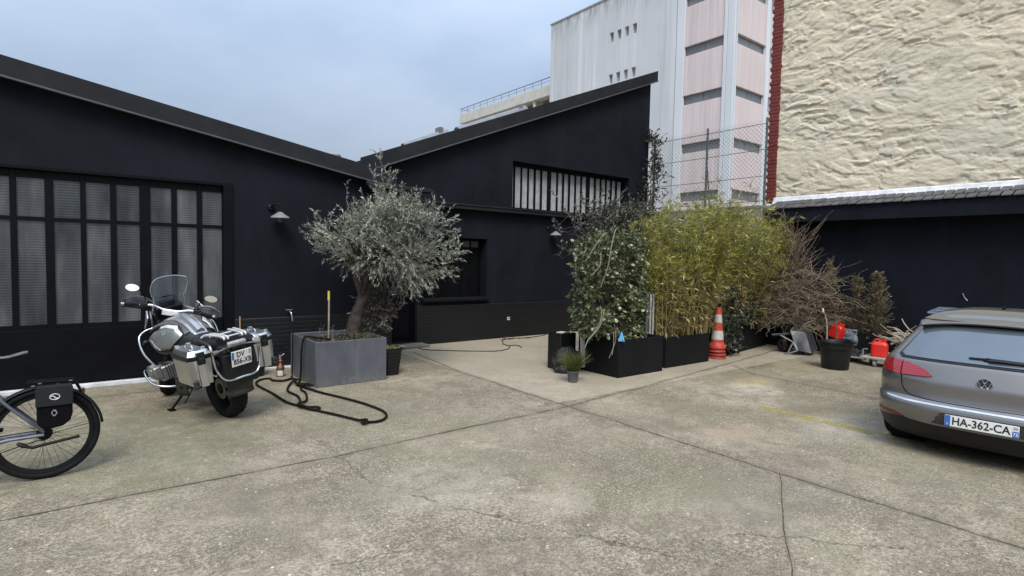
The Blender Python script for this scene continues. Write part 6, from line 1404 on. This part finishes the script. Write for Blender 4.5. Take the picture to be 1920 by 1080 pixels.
# tub
tb = thing('plant_tub', 'big round black plastic tub standing on the concrete by the red canister', 'tub', (10.62, 4.32, 0))
q = MB(); q.lathe([(.001, .006), (.205, 0), (.215, .02), (.243, .355), (.262, .362), (.266, .40), (.258, .405), (.262, .455), (.276, .46), (.276, .478), (.262, .48), (.245, .44), (.205, .03), (.001, .03)], n=40, cap=False)
for k in range(24):
    a = k*2*math.pi/24; q.tube([(.209*math.cos(a), .209*math.sin(a), .02), (.238*math.cos(a), .238*math.sin(a), .34)], .006, 4)
q.build('body', MAT['black_plastic'], tb, smooth=True, ang=35)
for sg in (1, -1):
    q = MB(); q.tube(curve_pts([(.05, .262*sg, .45), (.06, .31*sg, .44), (-.06, .31*sg, .44), (-.05, .262*sg, .45)], 4), .011, 6); q.build('handle', MAT['black_plastic'], tb, smooth=True)
def canister(label, loc, rot):
    o = thing('fuel_canister', label, 'canister', loc, rot, 'red plastic canisters')
    q = MB()
    def sh(u, v):
        a = 2*math.pi*u; n = 5; cs, sn = math.cos(a), math.sin(a); k = 1-.10*max(0, v-.8)/.2*3 if v > .8 else 1-.05*max(0, .08-v)/.08
        k = max(.35, k) if v < .97 else .55
        rib = 1-.03*(abs((v*5) % 1-.5) < .08) if .15 < v < .75 else 1
        return (.13*k*rib*math.copysign(abs(cs)**(2/n), cs), .095*k*rib*math.copysign(abs(sn)**(2/n), sn), .27*v)
    q.grid(sh, 36, 26, closed_u=True); q.add([sh(k/36, 1) for k in range(36)], [tuple(range(36))]); q.add([sh(k/36, 0) for k in range(36)], [tuple(range(36))]); q.build('body', MAT['red_plastic'], o, smooth=True, ang=50)
    q = MB(); q.tube([(-.06, 0, .25), (-.068, 0, .30)], [.036, .032], 14); q.tube([(-.068, 0, .30), (-.072, 0, .318)], .037, 14); q.build('cap', MAT['red_plastic'], o, smooth=True, ang=45)
    q = MB(); q.tube(curve_pts([(-.02, 0, .262), (.0, 0, .305), (.07, 0, .30), (.105, 0, .24)], 5), .016, 8); q.build('handle', MAT['red_plastic'], o, smooth=True); return o
canister('upright red canister standing on the small wheeled trolley', (11.62, 3.98, .175), (0, 0, R(100)))
canister('tilted red canister perched behind the big black tub', (12.15, 4.98, .36), (R(12), R(-14), R(70)))
q = MB(); q.box((-.16, -.2, 0), (.16, .2, .345)); o = q.build('storage_crate', MAT['black_plastic'], None, bevel=.012); o.location = (12.16, 4.96, 0); tag(o, 'black crate carrying the tilted red canister behind the tub', 'crate')
ty = thing('wheeled_trolley', 'small grey flat trolley on castors under the upright red canister', 'trolley', (11.58, 3.98, 0))
q = MB(); q.box((-.19, -.24, .135), (.26, .24, .17)); q.build('deck', M('grey wooden deck', (.30, .285, .25), .75, 0, .25, 8), ty, bevel=.006)
q = MB(); q.tube([(-.15, .20, .17), (-.15, .20, .30), (-.15, .13, .31)], .014, 8); q.build('push_bar', MAT['grey_metal'], ty, smooth=True)
for x, y in ((-.14, -.0), (.20, -.18), (.20, .18)):
    q = MB(); q.lathe([(.02, -.022), (.052, -.02), (.055, 0), (.052, .02), (.02, .022)], (x, y, .056), 'y', 20); c_ = q.build('castor', M('grey castor tyre', (.22, .22, .21), .6), ty, smooth=True)
    q = MB(); q.obox((x, y, .122), (.07, .07, .02)); q.tube([(x, y-.03, .056), (x, y+.03, .056)], .010, 8); q.obox((x, y-.03, .09), (.03, .006, .07)); q.obox((x, y+.03, .09), (.03, .006, .07)); q.build('fork', MAT['chrome'], c_)
def sheet(u, v):
    x, y = -.34+.68*u, -.30+.6*v; p = Vector((x*4, y*4, 0)); return (x, y, .20+.07*noise.noise(p)+.05*noise.noise(p*3)-.22*max(0, abs(2*u-1)-.72)-.22*max(0, abs(2*v-1)-.72))
q = MB(); q.grid(sheet, 34, 30); o = q.build('plastic_sheet', MAT['film'], None, smooth=True, ang=80); o.location = (11.78, 4.56, 0); o.rotation_euler = (0, 0, R(18)); tag(o, 'crumpled dark plastic sheet heaped between the tub and the trolley', 'plastic sheet')
q = MB(); q.grid(lambda u, v: (.34*(u-.5), .05*math.sin(u*5)+.06*noise.noise(Vector((u*4, v*4, 2))), .30*v+.05*noise.noise(Vector((u*3, v*3, 7)))), 20, 16); o = q.build('grey_sack', M('blue grey sack cloth', (.13, .145, .165), .7, 0, .2, 7), None, smooth=True, solid=.05); o.location = (12.34, 4.82, .22); o.rotation_euler = (R(-8), 0, R(-60)); tag(o, 'blue grey sack slumped on the low black box right of the tub', 'sack')
tl_ = thing('garden_tool', 'long tool with a pale worn curved handle standing behind the tub', 'garden tool', (11.9, 5.02, 0))
q = MB(); q.tube(curve_pts([(0, 0, .05), (0, 0, .55), (.0, .04, .78), (-.02, .085, .92)], 5), .015, 8); q.build('handle', MAT['pale_twig'], tl_, smooth=True); q = MB(); q.tube([(-.018, .08, .87), (-.022, .092, .95)], [.018, .021], 10); q.build('grip', MAT['white_plastic'], tl_, smooth=True); q = MB(); q.box((-.1, -.012, 0), (.1, .012, .16)); q.build('blade', MAT['grey_metal'], tl_)
tl2 = thing('garden_fork', 'thin grey curved tool handle leaning beside the pale one behind the tub', 'garden tool', (11.95, 4.86, 0)); q = MB(); q.tube(curve_pts([(0, 0, .05), (0, 0, .6), (.0, .05, .86)], 5), .011, 8); q.build('handle', MAT['twig'], tl2, smooth=True); q = MB()
for k in (-1, 0, 1): q.tube([(0, .04*k, .16), (0, .05*k, 0)], .006, 5)
q.build('tines', MAT['grey_metal'], tl2)
# tipped wheelbarrow: r to the right in view, d away, u up
wb = thing('wheelbarrow', 'grey metal wheelbarrow tipped up on its nose in front of the dead brush', 'wheelbarrow', (11.62, 5.55, 0), (0, 0, math.atan2(-.905, .425)))
A_, B_, C_, D_ = Vector((.06, .34, .63)), Vector((.27, .25, .14)), Vector((.09, -.26, .11)), Vector((-.05, -.12, .47)); a_, b_, c_, d_ = Vector((.30, .30, .56)), Vector((.46, .20, .10)), Vector((.34, -.14, .05)), Vector((.22, -.04, .46))
q = MB(); vs = [A_, B_, C_, D_, a_, b_, c_, d_]; q.add(vs, [(4, 5, 6, 7), (0, 1, 5, 4), (1, 2, 6, 5), (2, 3, 7, 6), (3, 0, 4, 7)]); q.build('tray', M('scratched grey tray', (.085, .086, .088), .45, .5, .3, 7, .1, 60), wb, solid=.012, bevel=.004, ang=20)
q = MB(); q.tube([A_, B_, C_, D_], .011, 8, closed=True); q.build('tray_rim', MAT['grey_metal'], wb, smooth=True)
q = MB(); q.tube([(-.23, -.12, .37), (.0, -.20, .26), (.08, -.26, .12)], .014, 8); q.tube([(.0, -.22, .24), (-.09, -.24, .02), (-.14, -.2, .012)], .014, 8); q.tube([(-.09, -.24, .02), (.09, -.26, .10)], .012, 8); q.build('legs', MAT['grey_metal'], wb, smooth=True)
q = MB(); q.tube([(-.40, -.05, .36), (-.1, .05, .40), (.05, .25, .44)], .016, 8); q.tube([(-.38, .15, .33), (-.1, .22, .36), (.1, .3, .40)], .016, 8); q.build('handles', M('dark green handle', (.05, .075, .07), .5), wb, smooth=True)
q = MB(); q.tube([(-.15+.11*math.cos(k*math.pi/14), .10, .15+.11*math.sin(k*math.pi/14)) for k in range(28)], .042, 10, closed=True); q.lathe([(.001, -.02), (.07, -.02), (.07, .02), (.001, .02)], (-.15, .10, .15), 'y', 18); q.build('wheel', MAT['rubber'], wb, smooth=True)
# wheelie bin behind the car, and the bracket on the wall
wbn = thing('wheelie_bin', 'grey wheelie bin with a blue grey lid, mostly hidden behind the car roof', 'bin', (12.55, 3.10, 0))
q = MB(); A_ = [(-.24, -.26, .08), (.24, -.26, .08), (.24, .26, .08), (-.24, .26, .08)]; B_ = [(-.3, -.33, .98), (.3, -.33, .98), (.3, .33, .98), (-.3, .33, .98)]; q.add(A_+B_, [(3, 2, 1, 0), (4, 5, 6, 7), (0, 1, 5, 4), (1, 2, 6, 5), (2, 3, 7, 6), (3, 0, 4, 7)]); q.build('body', M('dark grey bin plastic', (.05, .052, .056), .5), wbn, bevel=.02)
q = MB(); q.prism([(-.34, -.36, .98), (-.34, .36, .98), (-.30, .37, 1.02), (-.30, -.37, 1.02)], (.64, 0, .06)); q.obox((-.06, .10, 1.055), (.4, .34, .03), Matrix.Rotation(R(-6), 3, 'Y')); q.build('lid', M('blue grey bin lid', (.10, .135, .18), .5), wbn, bevel=.015)
for sg in (1, -1):
    q = MB(); q.lathe([(.001, -.03), (.10, -.03), (.10, .03), (.001, .03)], (.22, .24*sg, .10), 'y', 18); q.build('wheel', MAT['rubber'], wbn, smooth=True)
q = MB(); q.tube([(0, .04, .05), (-.06, 0, 0), (-.07, -.05, -.06)], .007, 6); q.tube([(.0, .04, .05), (.05, .05, .06)], .012, 6); o = q.build('wall_hook', MAT['grey_metal'], None, smooth=True); o.location = (13.17, 3.14, 1.27); tag(o, 'small bent metal hook on the dark shed wall above the car', 'hook')
